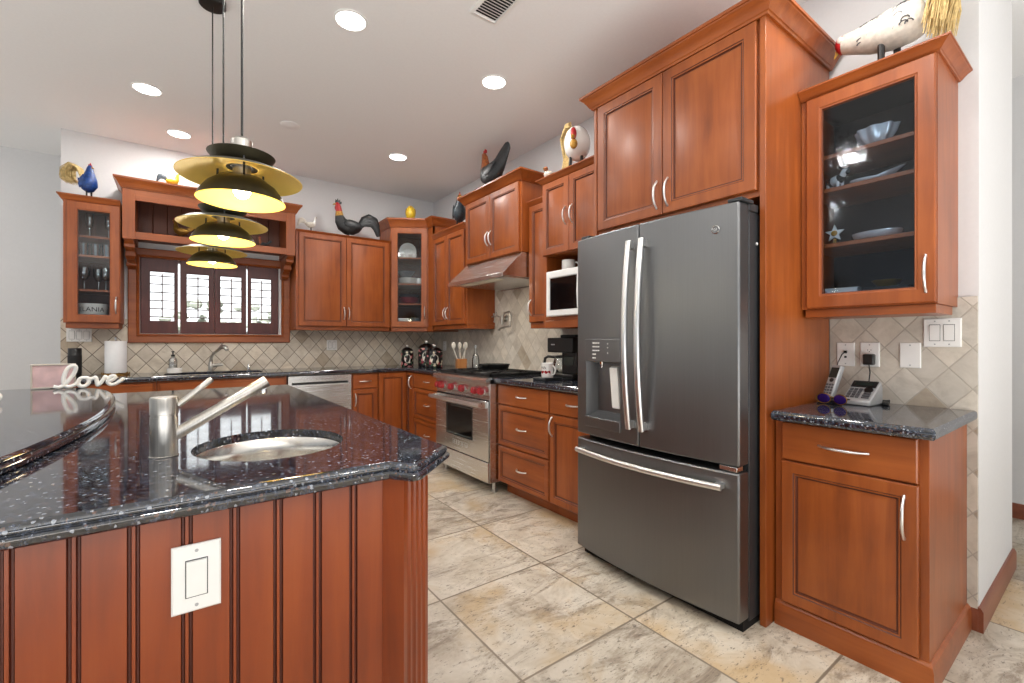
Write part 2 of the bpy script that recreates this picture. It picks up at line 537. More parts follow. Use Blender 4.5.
# ---------------------------------------------------------------- the room
ZC = 3.0
YB = 5.35          # back wall
XR = 2.68          # right wall
MB().box(-6.0, 6.0, -5.0, 6.6, -0.12, 0.0).build('floor', 'floor')['kind'] = 'structure'
MB().box(-6.0, 6.0, -5.0, 6.6, ZC, ZC + 0.12).build('ceiling', 'ceil')['kind'] = 'structure'
WX0, WX1, WZ0, WZ1 = -0.272, 0.868, 1.272, 1.982
b = MB()
b.box(-0.79, WX0, YB, YB + 0.14, 0, ZC).box(WX1, XR + 0.1, YB, YB + 0.14, 0, ZC)
b.box(WX0, WX1, YB, YB + 0.14, 0, WZ0).box(WX0, WX1, YB, YB + 0.14, WZ1, ZC)
struct(b.build('wall_back', 'wall', smooth=0))
struct(MB().box(-0.79, -0.65, YB + 0.14, 6.16, 0, ZC).build('wall_return', 'wall', smooth=0))
struct(MB().box(-6.0, -0.65, 6.16, 6.3, 0, ZC).build('wall_far', 'wall', smooth=0))
struct(MB().box(XR, 3.58, 0.372, YB + 0.14, 0, ZC).build('wall_right', 'wall', smooth=0))
struct(MB().box(4.6, 4.74, -5.0, 6.6, 0, ZC).build('wall_hall', 'wall', smooth=0))
# diamond tile splashbacks (thin tile layer bedded on the walls)
b = MB().box(-0.79, -0.35, YB - 0.012, YB, 0.9, 1.40).box(0.967, XR - 0.012, YB - 0.012, YB, 0.9, 1.40).box(-0.35, 0.967, YB - 0.012, YB, 0.9, 1.192)
struct(b.build('trim_1', 'splash_x', smooth=0), 'beige diamond tile splashback on the back wall')
b = MB().box(XR - 0.012, XR, 0.374, 0.903, 0.08, 1.388).box(XR - 0.012, XR, 1.90, YB - 0.012, 0.9, 1.95)
struct(b.build('trim_2', 'splash_y', smooth=0), 'beige diamond tile splashback on the right wall')
# baseboards
bp = [(0, 0), (0.016, 0), (0.016, 0.085), (0.008, 0.1), (0, 0.1)]
b = MB().prism([(0.372 - o, z) for o, z in bp], XR - 0.016, 3.58, 'x')
b.prism([(XR - o, z) for o, z in bp], 0.3722, 0.402, 'y')
struct(b.build('baseboard_right', 'base_wood'))
struct(MB().prism([(4.6 - o, z) for o, z in bp], -5.0, 6.6, 'y').build('baseboard_hall', 'base_wood'))

# ---------------------------------------------------------------- window with shutters
b = MB()
CX0, CX1, CZ0, CZ1 = -0.355, 0.972, 1.188, 2.05
def rect(x0, x1, z0, z1, y):
    return [(x0, y, z0), (x1, y, z0), (x1, y, z1), (x0, y, z1)]
b.rings([rect(CX0, CX1, CZ0, CZ1, YB - 0.002), rect(CX0, CX1, CZ0, CZ1, YB - 0.030), rect(CX0 + 0.006, CX1 - 0.006, CZ0 + 0.006, CZ1 - 0.006, YB - 0.034),
         rect(CX0 + 0.058, CX1 - 0.058, CZ0 + 0.058, CZ1 - 0.058, YB - 0.030), rect(CX0 + 0.066, CX1 - 0.066, CZ0 + 0.066, CZ1 - 0.066, YB - 0.036),
         rect(CX0 + 0.08, CX1 - 0.08, CZ0 + 0.08, CZ1 - 0.08, YB - 0.022), rect(CX0 + 0.083, CX1 - 0.083, CZ0 + 0.083, CZ1 - 0.083, YB + 0.03),
         rect(CX0 + 0.083, CX1 - 0.083, CZ0 + 0.083, CZ1 - 0.083, YB + 0.14)], cap=False)
win = b.build('window_1', ['wood_h'], smooth=20)
struct(win, 'wood-cased kitchen window behind mahogany plantation shutters')
MB().box(WX0 + 0.004, WX1 - 0.004, YB + 0.112, YB + 0.118, WZ0 + 0.004, WZ1 - 0.004).build('glass_pane', 'win_glass', win, smooth=0)
b = MB()
b.box(WX0, WX0 + 0.03, YB + 0.10, YB + 0.13, WZ0, WZ1).box(WX1 - 0.03, WX1, YB + 0.10, YB + 0.13, WZ0, WZ1)
b.box(WX0, WX1, YB + 0.10, YB + 0.13, WZ0, WZ0 + 0.03).box(WX0, WX1, YB + 0.10, YB + 0.13, WZ1 - 0.03, WZ1)
b.box(0.283, 0.313, YB + 0.10, YB + 0.13, WZ0, WZ1)
b.build('sash', 'white', win, smooth=0)
SH = [(-0.268, 0.008, -0.200, -0.022, 'far left shutter of the sink window'),
      (0.024, 0.296, 0.076, 0.250, 'shutter second from left in the sink window'),
      (0.300, 0.570, 0.348, 0.527, 'shutter third from left in the sink window'),
      (0.583, 0.864, 0.615, 0.797, 'far right shutter of the sink window')]
for x0, x1, p0, p1, lab in SH:
    t = thing('window_shutter', 'dark mahogany ' + lab, 'shutter', ((x0 + x1) / 2, YB + 0.0, WZ0 + 0.004), 0, 'plantation shutters in the sink window')
    c = (x0 + x1) / 2
    zz0, zz1 = 0.0, WZ1 - WZ0 - 0.008
    lz0, lz1 = 1.392 - WZ0 - 0.004, 1.848 - WZ0 - 0.004
    b = MB()
    b.rings([rect(x0 - c, x1 - c, zz0, zz1, 0.034), rect(x0 - c, x1 - c, zz0, zz1, 0.006), rect(x0 - c + 0.003, x1 - c - 0.003, zz0 + 0.003, zz1 - 0.003, 0.003),
             rect(p0 - c - 0.006, p1 - c + 0.006, lz0 - 0.006, lz1 + 0.006, 0.003), rect(p0 - c, p1 - c, lz0, lz1, 0.008), rect(p0 - c, p1 - c, lz0, lz1, 0.034)], loop=True)
    b.build('frame', 'mahog', t, smooth=20)
    nl = 6
    for k in range(nl):
        z = lz0 + (k + 0.5) * (lz1 - lz0) / nl
        a = math.radians(6)
        b = MB()
        prof = []
        for q in range(12):
            an = 2 * PI * q / 12
            yy, ww = 0.034 * math.cos(an), 0.005 * math.sin(an)
            prof.append((0.019 + yy * math.cos(a) - ww * math.sin(a), z + yy * math.sin(a) + ww * math.cos(a)))
        b.prism(prof, p0 - c + 0.001, p1 - c - 0.001, 'x')
        b.build('louver', 'mahog', t)
    MB().box((p0 + p1) / 2 - c - 0.005, (p0 + p1) / 2 - c + 0.005, -0.026, -0.016, lz0 + 0.03, lz1 - 0.02).build('tilt_rod', 'mahog', t, bevel=0.002)
# garden seen through the blades
struct(MB().box(-4.0, 6.0, 11.6, 11.8, -0.3, 5.5).build('wall_backdrop', 'wall', smooth=0))  # backdrop added behind the hedge to catch sun and whiten the window panes
gw = MB()
rg = random.Random(3)
for i in range(420):
    gw.ball((rg.uniform(-2.2, 3.2), rg.uniform(10.4, 11.2), -0.2 + 2.2 * rg.random() ** 1.4), rg.uniform(0.05, 0.16), None, rg.uniform(0.04, 0.12), seg=7, rn=4)
go = gw.build('garden_hedge', 'outside_green')
tag(go, 'pale sunlit hedge outside the shuttered sink window', 'hedge')
go['kind'] = 'stuff'
struct(MB().box(-5, 8, 6.7, 12, -0.3, -0.2).build('ground', 'outside_green', smooth=0))

# ---------------------------------------------------------------- cabinet kit (local frame: x along the front, y into the wall, z up)
RW = -PI / 2       # a cabinet on the right wall

def pull(parent, x, z, L, vertical=True, y=-0.02, name='handle', xf=None, mat='handle', bow=0.030, r0=0.0062):
    pts, rad = [], []
    n = 13
    for i in range(n):
        t = i / (n - 1)
        s = (t - 0.5) * L
        d = bow * (1 - abs(2 * t - 1) ** 2.6)
        pts.append((x, y + 0.002 - d, z + s) if vertical else (x + s, y + 0.002 - d, z))
        rad.append(r0 * (1.15 if i in (0, n - 1) else 0.85 + 0.35 * math.sin(PI * t)))
    b = MB().tube(pts, rad, 10, flat=0.8, up=(0, -1, 0))
    if xf:
        b.v = [tuple(xf @ Vector(p)) for p in b.v]
    return b.build(name, mat, parent, smooth=60)

def front(parent, x0, x1, z0, z1, kind='door', hx=None, hz=None, hv=True, hl=0.125, st=0.058, y=0.0, name='door', glass='glass', xf=None, mat='wood', t=0.021):
    f = y - t
    R = lambda i, yy: rect(x0 + i, x1 - i, z0 + i, z1 - i, yy)
    b = MB()
    if kind == 'slab':
        b.rings([R(0, y), R(0, f + 0.004), R(0.004, f)], 0)
    elif kind == 'glass':
        b.rings([R(0, y), R(0, f + 0.004), R(0.004, f), R(st - 0.012, f), R(st - 0.009, f + 0.003), R(st - 0.003, f + 0.004), R(st, f + 0.010), R(st, y)], 0,
                loop=True, mats=[0, 0, 0, 0, 0, 1, 0, 0])
    else:
        b.rings([R(0, y), R(0, f + 0.004), R(0.004, f), R(st - 0.013, f), R(st - 0.009, f + 0.003), R(st - 0.004, f + 0.0035), R(st, f + 0.011), R(st + 0.004, f + 0.011), R(st + 0.026, f + 0.005)],
                0, mats=[0, 0, 0, 1, 0, 1, 1, 0])
    if xf:
        b.v = [tuple(xf @ Vector(p)) for p in b.v]
    d = b.build(name, [mat, 'glaze'], parent, smooth=25)
    if kind == 'glass':
        g = MB().box(x0 + st - 0.004, x1 - st + 0.004, y - 0.010, y - 0.006, z0 + st - 0.004, z1 - st + 0.004)
        if xf:
            g.v = [tuple(xf @ Vector(p)) for p in g.v]
        g.build('glass_pane', glass, d, smooth=0)
    if hx is not None:
        pull(d, hx, hz, hl, hv, f, xf=xf)
    return d

CROWN = [(0.0, 0.0), (0.16, 0.0), (0.22, 0.10), (0.30, 0.14), (0.44, 0.34), (0.68, 0.62), (0.86, 0.74), (0.90, 0.80), (1.0, 0.82), (1.0, 1.0), (0.0, 1.0)]
def sweep_profile(path, prof, closed_path=False):
    """profile (out, z) swept along a plan path; out is to the right of travel"""
    n = len(path)
    b = MB()
    rs = []
    for i, p in enumerate(path):
        def nrm(a, c):
            d = Vector((c[0] - a[0], c[1] - a[1])).normalized()
            return Vector((d.y, -d.x))
        if i == 0 and not closed_path:
            m = nrm(path[0], path[1])
        elif i == n - 1 and not closed_path:
            m = nrm(path[-2], path[-1])
        else:
            n1, n2 = nrm(path[i - 1], p), nrm(p, path[(i + 1) % n])
            m = (n1 + n2) / (1 + n1.dot(n2))
        rs.append([(p[0] + m.x * o, p[1] + m.y * o, z) for o, z in prof])
    return b.rings(rs, 0, loop=closed_path)

def crown(parent, path, z0, z1, out):
    return sweep_profile(path, [(o * out, z0 + z * (z1 - z0)) for o, z in CROWN]).build('crown_moulding', ['wood_h'], parent, smooth=22)

def upath(w, depth, left=True, right=True):
    p = []
    if left:
        p.append((0, depth))
    p += [(0, 0), (w, 0)]
    if right:
        p.append((w, depth))
    return p

def solid_upper(label, loc, rz, w, depth, z0, z1, doors, trim=0.045, cz=None, cout=0.05, cl=True, cr=True, dtop=None, rail=True):
    t = thing('upper_cabinet', label, 'cabinet', loc, rz)
    MB().box(0, w, 0, depth, z0, z1 - 0.002).build('body', 'wood', t, bevel=0.0015)
    dtop = dtop or (cz - 0.004)
    for x0, x1, hx, hz in doors:
        front(t, x0 + 0.002, x1 - 0.002, z0 + 0.004, dtop, 'door', hx, hz)
    if rail:
        MB().box(0.004, w - 0.004, 0.006, depth, z0 - trim, z0 - 0.0005).build('light_rail', 'wood_h', t, bevel=0.002)
    crown(t, upath(w, depth, cl, cr), cz, z1, cout)
    return t

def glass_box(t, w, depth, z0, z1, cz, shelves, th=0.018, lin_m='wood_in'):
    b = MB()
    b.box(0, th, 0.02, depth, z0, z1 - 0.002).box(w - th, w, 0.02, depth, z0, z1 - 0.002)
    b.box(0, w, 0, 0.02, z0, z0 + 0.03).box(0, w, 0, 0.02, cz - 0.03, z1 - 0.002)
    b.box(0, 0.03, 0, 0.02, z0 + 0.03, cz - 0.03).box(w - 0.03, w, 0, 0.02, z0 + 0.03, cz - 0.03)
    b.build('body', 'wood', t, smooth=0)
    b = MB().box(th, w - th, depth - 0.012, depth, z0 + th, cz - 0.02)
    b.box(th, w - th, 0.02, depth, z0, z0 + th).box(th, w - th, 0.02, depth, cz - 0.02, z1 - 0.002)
    b.build('lining', lin_m, t, smooth=0)
    for z in shelves:
        MB().box(th, w - th, 0.022, depth - 0.012, z - 0.018, z).build('shelf', 'wood_h', t, bevel=0.002)

# --- back wall, left to right
# glass cabinet left of the window
t = thing('upper_cabinet', 'narrow glass-door cherry cabinet left of the sink window, holding stemware', 'cabinet', (-0.725, 5.0, 0), 0)
glass_box(t, 0.345, 0.35, 1.35, 2.372, 2.325, [1.625, 1.905, 2.062])
front(t, 0.022, 0.343, 1.354, 2.320, 'glass', 0.318, 1.50, hl=0.13, st=0.066)
MB().box(0.012, 0.333, 0.012, 0.35, 1.308, 1.3495).build('light_rail', 'wood_h', t, bevel=0.002)
crown(t, upath(0.345, 0.35, True, False), 2.325, 2.372, 0.035)
LG = t

# bridge over the window, with an open niche
t = thing('bridge_cabinet', 'cherry bridge cabinet with open beadboard niche spanning above the sink window', 'cabinet', (-0.366, 4.95, 0), 0)
W_ = 1.320
MB().box(0, 0.083, 0, 0.40, 2.06, 2.555).build('side_pillar', 'wood', t, bevel=0.002)
MB().box(W_ - 0.083, W_, 0, 0.40, 2.06, 2.555).build('side_pillar', 'wood', t, bevel=0.002)
MB().box(0.083, W_ - 0.083, 0.002, 0.022, 2.386, 2.555).build('top_rail', 'wood_h', t, bevel=0.002)
MB().box(0.083, W_ - 0.083, 0.002, 0.022, 2.062, 2.124).build('bottom_rail', 'wood_h', t, bevel=0.002)
MB().box(0.083, W_ - 0.083, 0.022, 0.39, 2.104, 2.122).build('niche_floor', 'wood_in', t, smooth=0)
MB().box(0.083, W_ - 0.083, 0.022, 0.39, 2.50, 2.553).build('niche_top', 'wood_in', t, smooth=0)
b = MB()
pl = [(0.083, 0.395), (0.083, 0.38)]
nb = 11
bw = (W_ - 0.166) / nb
for k in range(1, nb):
    x = 0.083 + k * bw
    pl += [(x - 0.004, 0.38), (x, 0.386), (x + 0.004, 0.38)]
pl += [(W_ - 0.083, 0.38), (W_ - 0.083, 0.395)]
b.prism(pl, 2.122, 2.50, 'z').build('beadboard_back', 'wood_in', t, smooth=0)
crown(t, upath(W_, 0.40), 2.478, 2.562, 0.055)
for x in (0.0415, W_ - 0.0415):
    b = MB()
    prof = [(0.40, 2.06), (0.015, 2.06), (0.012, 2.045), (0.03, 2.035), (0.05, 2.02), (0.055, 2.0), (0.085, 1.985), (0.125, 1.99), (0.15, 1.975), (0.16, 1.94), (0.20, 1.915), (0.25, 1.92), (0.275, 1.90), (0.29, 1.868), (0.33, 1.85), (0.385, 1.85), (0.40, 1.87)]
    b.prism(prof, x - 0.03, x + 0.03, 'x')
    for yy, zz, rr in ((0.075, 2.018, 0.022), (0.185, 1.952, 0.022), (0.30, 1.885, 0.02)):
        b.lathe([(rr, -0.036), (rr, 0.036)], (x, yy, zz), 14, axis='x')
    b.build('corbel', 'wood', t, smooth=30)
    MB().box(x - 0.04, x + 0.04, -0.004, 0.40, 2.056, 2.072).build('corbel_cap', 'wood_h', t, bevel=0.002)
BR = t

# plain pair right of the window
solid_upper('two-door cherry cabinet on the back wall between sink window and corner cabinet', (0.968, 5.0, 0), 0, 0.985, 0.35, 1.357, 2.340,
            [(0.022, 0.495, 0.470, 1.50), (0.495, 0.965, 0.520, 1.50)], 0.038, 2.318, 0.022, False, False)

# corner cabinet with angled glass door
t = thing('corner_cabinet', 'tall corner cabinet with one angled glass door and stacked dishes inside', 'cabinet', (0, 0, 0), 0)
P0, P1 = Vector((1.967, 5.0)), Vector((2.33, 4.79))
pent = [(1.962, 5.349), (1.962, 5.0), (2.33, 4.79), (2.33, 4.66), (2.679, 4.66), (2.679, 5.349)]
dl = (P1 - P0).length
ang = math.atan2(P1.y - P0.y, P1.x - P0.x)
XF = Matrix.Translation((P0.x, P0.y, 0)) @ Matrix.Rotation(ang, 4, 'Z')
b = MB()
zb, zt, cz = 1.36, 2.602, 2.505
def wallseg(b, p, q, z0, z1, th=0.018, m=0):
    d = Vector((q[0] - p[0], q[1] - p[1])).normalized()
    n = Vector((-d.y, d.x)) * th
    b.prism([(p[0], p[1]), (q[0], q[1]), (q[0] + n.x, q[1] + n.y), (p[0] + n.x, p[1] + n.y)], z0, z1, 'z', m)
wallseg(b, pent[0], pent[1], zb, zt - 0.002)
wallseg(b, pent[2], pent[3], zb, zt - 0.002)
wallseg(b, pent[3], pent[4], zb, zt - 0.002)
for a0, a1, z0, z1 in ((0, 0.032, zb, zt - 0.002), (dl - 0.032, dl, zb, zt - 0.002), (0.032, dl - 0.032, zb, zb + 0.03), (0.032, dl - 0.032, cz - 0.03, zt - 0.002)):
    q = MB().box(a0, a1, 0, 0.02, z0, z1)
    q.v = [tuple(XF @ Vector(p)) for p in q.v]
    b.add(q.v, q.f)
b.build('body', 'wood', t, smooth=0)
b = MB()
inner = [(1.982, 5.345), (1.982, 5.012), (2.35, 4.80), (2.35, 4.68), (2.675, 4.68), (2.675, 5.345)]
b.prism(inner, zb, zb + 0.018, 'z').prism(inner, cz - 0.02, zt - 0.004, 'z')
wallseg(b, inner[4], inner[5], zb + 0.02, cz - 0.02, 0.01)
wallseg(b, inner[5], inner[0], zb + 0.02, cz - 0.02, 0.01)
b.build('lining', 'wood_in', t, smooth=0)
CSH = [1.64, 1.87, 2.17]
for z in CSH:
    MB().prism([(1.985, 5.33), (1.985, 5.03), (2.352, 4.815), (2.352, 4.69), (2.66, 4.69), (2.66, 5.33)], z - 0.018, z, 'z').build('shelf', 'wood_h', t, bevel=0.002)
front(t, 0.010, dl - 0.012, zb + 0.004, cz - 0.006, 'glass', dl - 0.040, 1.53, hl=0.13, st=0.068, xf=XF, glass='glass')
b = MB().prism([(1.972, 5.34), (1.972, 5.008), (2.322, 4.803), (2.322, 4.672), (2.66, 4.672), (2.66, 5.34)], zb - 0.045, zb - 0.0005, 'z')
b.build('light_rail', 'wood_h', t, bevel=0.002)
crown(t, [pent[0], pent[1], pent[2], pent[3], pent[4]], cz, zt, 0.055)
CC = t

# --- right wall, far to near
solid_upper('two-door cherry cabinet between corner cabinet and range hood, black hen on top', (2.33, 4.652, 0), RW, 0.727, 0.349, 1.372, 2.392,
            [(0.018, 0.335, 0.308, 1.50), (0.335, 0.705, 0.362, 1.50)], 0.042, 2.335, 0.04, False, False)
solid_upper('deeper two-door cherry cabinet mounted above the steel range hood', (2.25, 3.805, 0), RW, 0.885, 0.429, 1.93, 2.585,
            [(0.02, 0.435, 0.408, 2.115), (0.435, 0.865, 0.462, 2.115)], 0.03, 2.508, 0.065, True, True, rail=False)
solid_upper('narrow one-door cherry cabinet between range hood and microwave', (2.33, 2.918, 0), RW, 0.268, 0.349, 1.352, 2.338,
            [(0.012, 0.258, 0.042, 1.475)], 0.045, 2.296, 0.03, True, False)
# microwave cabinet with open niche
t = thing('microwave_cabinet', 'cherry cabinet with two doors above an open microwave shelf, white hen on top', 'cabinet', (2.25, 2.648, 0), RW)
w = 0.76
b = MB()
b.box(0, 0.02, 0, 0.429, 1.305, 2.424).box(w - 0.02, w, 0, 0.429, 1.305, 2.424).box(0.02, w - 0.02, 0.0, 0.429, 1.84, 2.424)
b.box(0.02, 0.034, 0.0, 0.02, 1.385, 1.84)
b.build('body', 'wood', t, smooth=0)
MB().box(0.02, w - 0.02, 0.41, 0.429, 1.385, 1.84).build('niche_back', 'wood_in', t, smooth=0)
MB().box(0.0205, w - 0.0205, 0.0, 0.41, 1.355, 1.385).build('shelf', 'wood_h', t, bevel=0.002)
MB().box(0.0205, w - 0.0205, -0.004, 0.02, 1.30, 1.3545).build('bottom_rail', 'wood_h', t, bevel=0.003)
front(t, 0.006, 0.293, 1.844, 2.382, 'door', 0.262, 2.10)
front(t, 0.297, 0.586, 1.844, 2.382, 'door', 0.330, 2.10)
crown(t, upath(w, 0.429, True, False), 2.386, 2.426, 0.045)
MWC = t

# fridge surround
t = thing('fridge_surround', 'tall cherry surround with two doors above the slate refrigerator', 'cabinet', (2.0, 1.86, 0), RW)
w = 0.93
MB().box(0, w, 0, 0.679, 1.82, 2.642).build('body', 'wood', t, bevel=0.0015)
front(t, 0.012, 0.452, 1.845, 2.565, 'door', 0.422, 1.95, hl=0.14, st=0.064)
front(t, 0.456, 0.918, 1.845, 2.565, 'door', 0.486, 1.95, hl=0.14, st=0.064)
MB().box(-0.022, -0.0005, -0.012, 0.679, 0, 2.642).build('side_panel', 'wood', t, bevel=0.002)
MB().box(w + 0.0005, w + 0.026, -0.014, 0.665, 0, 2.642).build('side_panel', 'wood', t, bevel=0.002)
crown(t, [(-0.022, 0.665), (-0.022, -0.012), (w + 0.026, -0.012), (w + 0.026, 0.665)], 2.568, 2.645, 0.062)

# glass cabinet at the near end
t = thing('upper_cabinet', 'glass-door cherry cabinet at the right above the telephone, white hen on top', 'cabinet', (2.33, 0.902, 0), RW)
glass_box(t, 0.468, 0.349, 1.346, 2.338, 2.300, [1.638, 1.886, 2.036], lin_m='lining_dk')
front(t, 0.026, 0.466, 1.350, 2.296, 'glass', 0.438, 1.46, hl=0.14, st=0.064, glass='seeded')
MB().box(0.012, 0.462, 0.010, 0.28, 1.310, 1.3455).build('light_rail', 'wood_h', t, bevel=0.002)
crown(t, upath(0.468, 0.349, False, True), 2.302, 2.340, 0.045)
RG = t

# ---------------------------------------------------------------- base cabinets
def base(label, loc, rz, w, depth=0.596, toe=True, zb=0.10, sink=False):
    t = thing('base_cabinet', label, 'cabinet', loc, rz)
    b = MB()
    if sink:
        b.box(0, w, 0, 0.02, zb, 0.874).box(0, 0.02, 0.02, depth, zb, 0.874).box(w - 0.02, w, 0.02, depth, zb, 0.874).box(0.02, w - 0.02, 0.02, depth, zb, 0.12)
    else:
        b.box(0, w, 0, depth, zb, 0.874)
    b.build('body', 'wood', t, bevel=0.0015)
    if toe:
        MB().box(0, w, 0.075, depth, 0, zb - 0.0005).build('toe_kick', 'wood_h', t, smooth=0)
    return t
def drawer(t, x0, x1, z0, z1, kind='slab', hl=0.115):
    return front(t, x0 + 0.002, x1 - 0.002, z0 + 0.002, z1 - 0.002, kind, (x0 + x1) / 2, (z0 + z1) / 2, False, hl, 0.044, name='drawer', mat='wood_h')

t = base('cherry base cabinet at the far left end of the sink counter', (-0.785, 4.74, 0), 0, 0.648)
drawer(t, 0.02, 0.63, 0.712, 0.862)
front(t, 0.02, 0.322, 0.106, 0.704, 'door', 0.295, 0.60)
front(t, 0.326, 0.63, 0.106, 0.704, 'door', 0.355, 0.60)
t = base('cherry sink base cabinet left of the dishwasher', (-0.135, 4.74, 0), 0, 0.972, sink=True)
front(t, 0.02, 0.95, 0.714, 0.860, 'slab', name='false_front', mat='wood_h')
front(t, 0.02, 0.483, 0.106, 0.704, 'door', 0.455, 0.60)
front(t, 0.487, 0.95, 0.106, 0.704, 'door', 0.515, 0.60)
t = base('slim cherry base cabinet with one drawer right of the dishwasher', (1.442, 4.74, 0), 0, 0.276)
drawer(t, 0.008, 0.270, 0.712, 0.862)
front(t, 0.010, 0.268, 0.106, 0.704, 'door', 0.034, 0.60, st=0.055)
# corner base cabinet with folding doors
t = thing('corner_base_cabinet', 'cherry corner base cabinet with two doors meeting in the inner corner', 'cabinet', (0, 0, 0), 0)
b = MB().prism([(1.722, 4.74), (2.06, 4.74), (2.06, 4.565), (2.667, 4.565), (2.667, 5.337), (1.722, 5.337)], 0.10, 0.874, 'z')
b.build('body', 'wood', t, smooth=0)
MB().prism([(1.722, 4.815), (2.135, 4.815), (2.135, 4.565), (2.667, 4.565), (2.667, 5.337), (1.722, 5.337)], 0, 0.0995, 'z').build('toe_kick', 'wood_h', t, smooth=0)
front(t, 1.726, 2.036, 0.106, 0.862, 'door', y=4.74)
front(t, 0.004, 0.17, 0.106, 0.862, 'door', 0.125, 0.76, st=0.04, xf=Matrix.Translation((2.06, 4.737, 0)) @ Matrix.Rotation(RW, 4, 'Z'), hl=0.14)
# drawer banks by the range
t = base('three-drawer cherry base cabinet left of the range', (2.06, 4.563, 0), RW, 0.675)
for z0, z1, k in ((0.712, 0.864, 'slab'), (0.392, 0.704, 'door'), (0.104, 0.384, 'door')):
    drawer(t, 0.008, 0.667, z0, z1, k)
t = base('three-drawer cherry base cabinet right of the range', (2.06, 2.962, 0), RW, 0.612)
for z0, z1, k in ((0.712, 0.864, 'slab'), (0.392, 0.704, 'door'), (0.104, 0.384, 'door')):
    drawer(t, 0.006, 0.608, z0, z1, k)
t = base('cherry base cabinet with drawer and door beside the refrigerator', (2.06, 2.349, 0), RW, 0.462)
drawer(t, 0.006, 0.456, 0.712, 0.864)
front(t, 0.008, 0.454, 0.106, 0.704, 'door', 0.036, 0.625, hl=0.13)
# near base cabinet with telephone
t = base('cherry base cabinet with one drawer and one door right of the refrigerator', (2.065, 0.900, 0), RW, 0.495, 0.600, toe=False, zb=0.0)
drawer(t, 0.030, 0.470, 0.708, 0.866, hl=0.16)
front(t, 0.030, 0.470, 0.112, 0.702, 'door', 0.432, 0.585, hl=0.15)
sweep_profile([(0.001, 0), (0.495, 0), (0.495, 0.602)], [(0, 0), (0.014, 0), (0.014, 0.078), (0.010, 0.094), (0.004, 0.102), (0, 0.104)]).build('plinth_moulding', ['wood_h'], t, smooth=22)

# ---------------------------------------------------------------- stone counters
from mathutils.geometry import tessellate_polygon
def inset_poly(poly, d):
    n = len(poly)
    out = []
    for i in range(n):
        a, p, c = Vector(poly[i - 1]), Vector(poly[i]), Vector(poly[(i + 1) % n])
        d1, d2 = (p - a).normalized(), (c - p).normalized()
        n1, n2 = Vector((-d1.y, d1.x)), Vector((-d2.y, d2.x))
        k = 1 + n1.dot(n2)
        m = (n1 + n2) / max(k, 0.2)
        out.append((p.x + m.x * d, p.y + m.y * d))
    return out
BULL = [(0.007, 0.0), (0.002, 0.12), (0.0, 0.3), (0.0, 0.62), (0.002, 0.86), (0.008, 1.0)]
def slab(name, poly, z0, z1, hole=None, parent=None, prof=BULL):
    b = MB()
    h = z1 - z0
    rs = [[(x, y, z0 + q * h) for x, y in inset_poly(poly, d)] for d, q in prof]
    b.rings(rs, cap=False)
    for z, d in ((z0, prof[0][0]), (z1, prof[-1][0])):
        outer = [Vector((x, y, z)) for x, y in inset_poly(poly, d)]
        loops = [outer]
        if hole:
            loops.append([Vector((x, y, z)) for x, y in reversed(hole)])
        tris = tessellate_polygon(loops)
        b.add([p for l in loops for p in l], tris)
    if hole:
        b.rings([[(x, y, z0) for x, y in hole], [(x, y, z1) for x, y in hole]], cap=False)
    return b.build(name, 'granite', parent, smooth=40)
def ell(cx, cy, rx, ry, n=48, pw=2.0):
    pts = []
    for i in range(n):
        a = 2 * PI * i / n
        c, s = math.cos(a), math.sin(a)
        pts.append((cx + rx * math.copysign(abs(c) ** (2 / pw), c), cy + ry * math.copysign(abs(s) ** (2 / pw), s)))
    return pts
ZK = 0.914
SK = ell(0.285, 4.985, 0.375, 0.185, 48, 5.0)
tag(slab('countertop', [(-0.788, 4.70), (2.02, 4.70), (2.02, 3.884), (2.667, 3.884), (2.667, 5.337), (-0.788, 5.337)], 0.8745, ZK, SK),
    'black speckled granite countertop running along the sink wall into the corner', 'countertop')
tag(slab('countertop', [(2.0, 1.888), (2.667, 1.888), (2.667, 2.958), (2.0, 2.958)], 0.8745, ZK), 'black granite countertop between range and refrigerator, under the coffee maker', 'countertop')
tag(slab('countertop', [(1.985, 0.374), (2.667, 0.374), (2.667, 0.884), (1.985, 0.884)], 0.8745, ZK), 'short black granite countertop under the telephone, right of the refrigerator', 'countertop')

# sink bowl of the back counter
t = thing('kitchen_sink', 'undermounted dark sink in the counter below the shuttered window', 'sink', (0.285, 4.985, 0), 0)
b = MB()
rs = [[(x - 0.285, y - 4.985, z) for x, y in ell(0.285, 4.985, 0.375 + dx, 0.185 + dx, 48, 5.0)] for dx, z in ((0.012, 0.872), (0.001, 0.872), (-0.004, 0.80), (-0.03, 0.70), (-0.06, 0.69))]
b.rings(rs, cap=False)
b.add(rs[-1], [tuple(range(48))])
b.build('bowl', 'sink_steel', t)
MB().lathe([(0.04, 0.69), (0.04, 0.694), (0.02, 0.694)], (0, 0, 0)).build('drain', 'chrome', t)

# ---------------------------------------------------------------- island
isl = thing('island', 'large kitchen island with cherry beadboard front and fluted corner post', 'island', (0, 1.07, 0), 0)
Y0 = 1.07
MB().box(-1.10, 0.395, 0.02, 2.25, 0, 0.60).box(-1.10, 0.395, 0.02, 0.12, 0.60, 0.873).build('body', 'wood_isl', isl, smooth=0)
MB().box(0.395, 0.56, 0.12, 2.25, 0, 0.873).build('side_panel', 'wood_isl', isl, bevel=0.002)
b = MB()
pts = [(0.405, 0.02), (-1.10, 0.02), (-1.10, 0.0)]
gm = []
xg = -0.212 - 0.0795 * 11
while xg < 0.40:
    if xg > -1.08:
        for q in (-0.006, 0.006):
            pts += [(xg + q - 0.0035, 0.0), (xg + q - 0.0015, 0.005), (xg + q + 0.0015, 0.005), (xg + q + 0.0035, 0.0)]
    xg += 0.0787
pts += [(0.405, 0.0)]
n0 = len(pts)
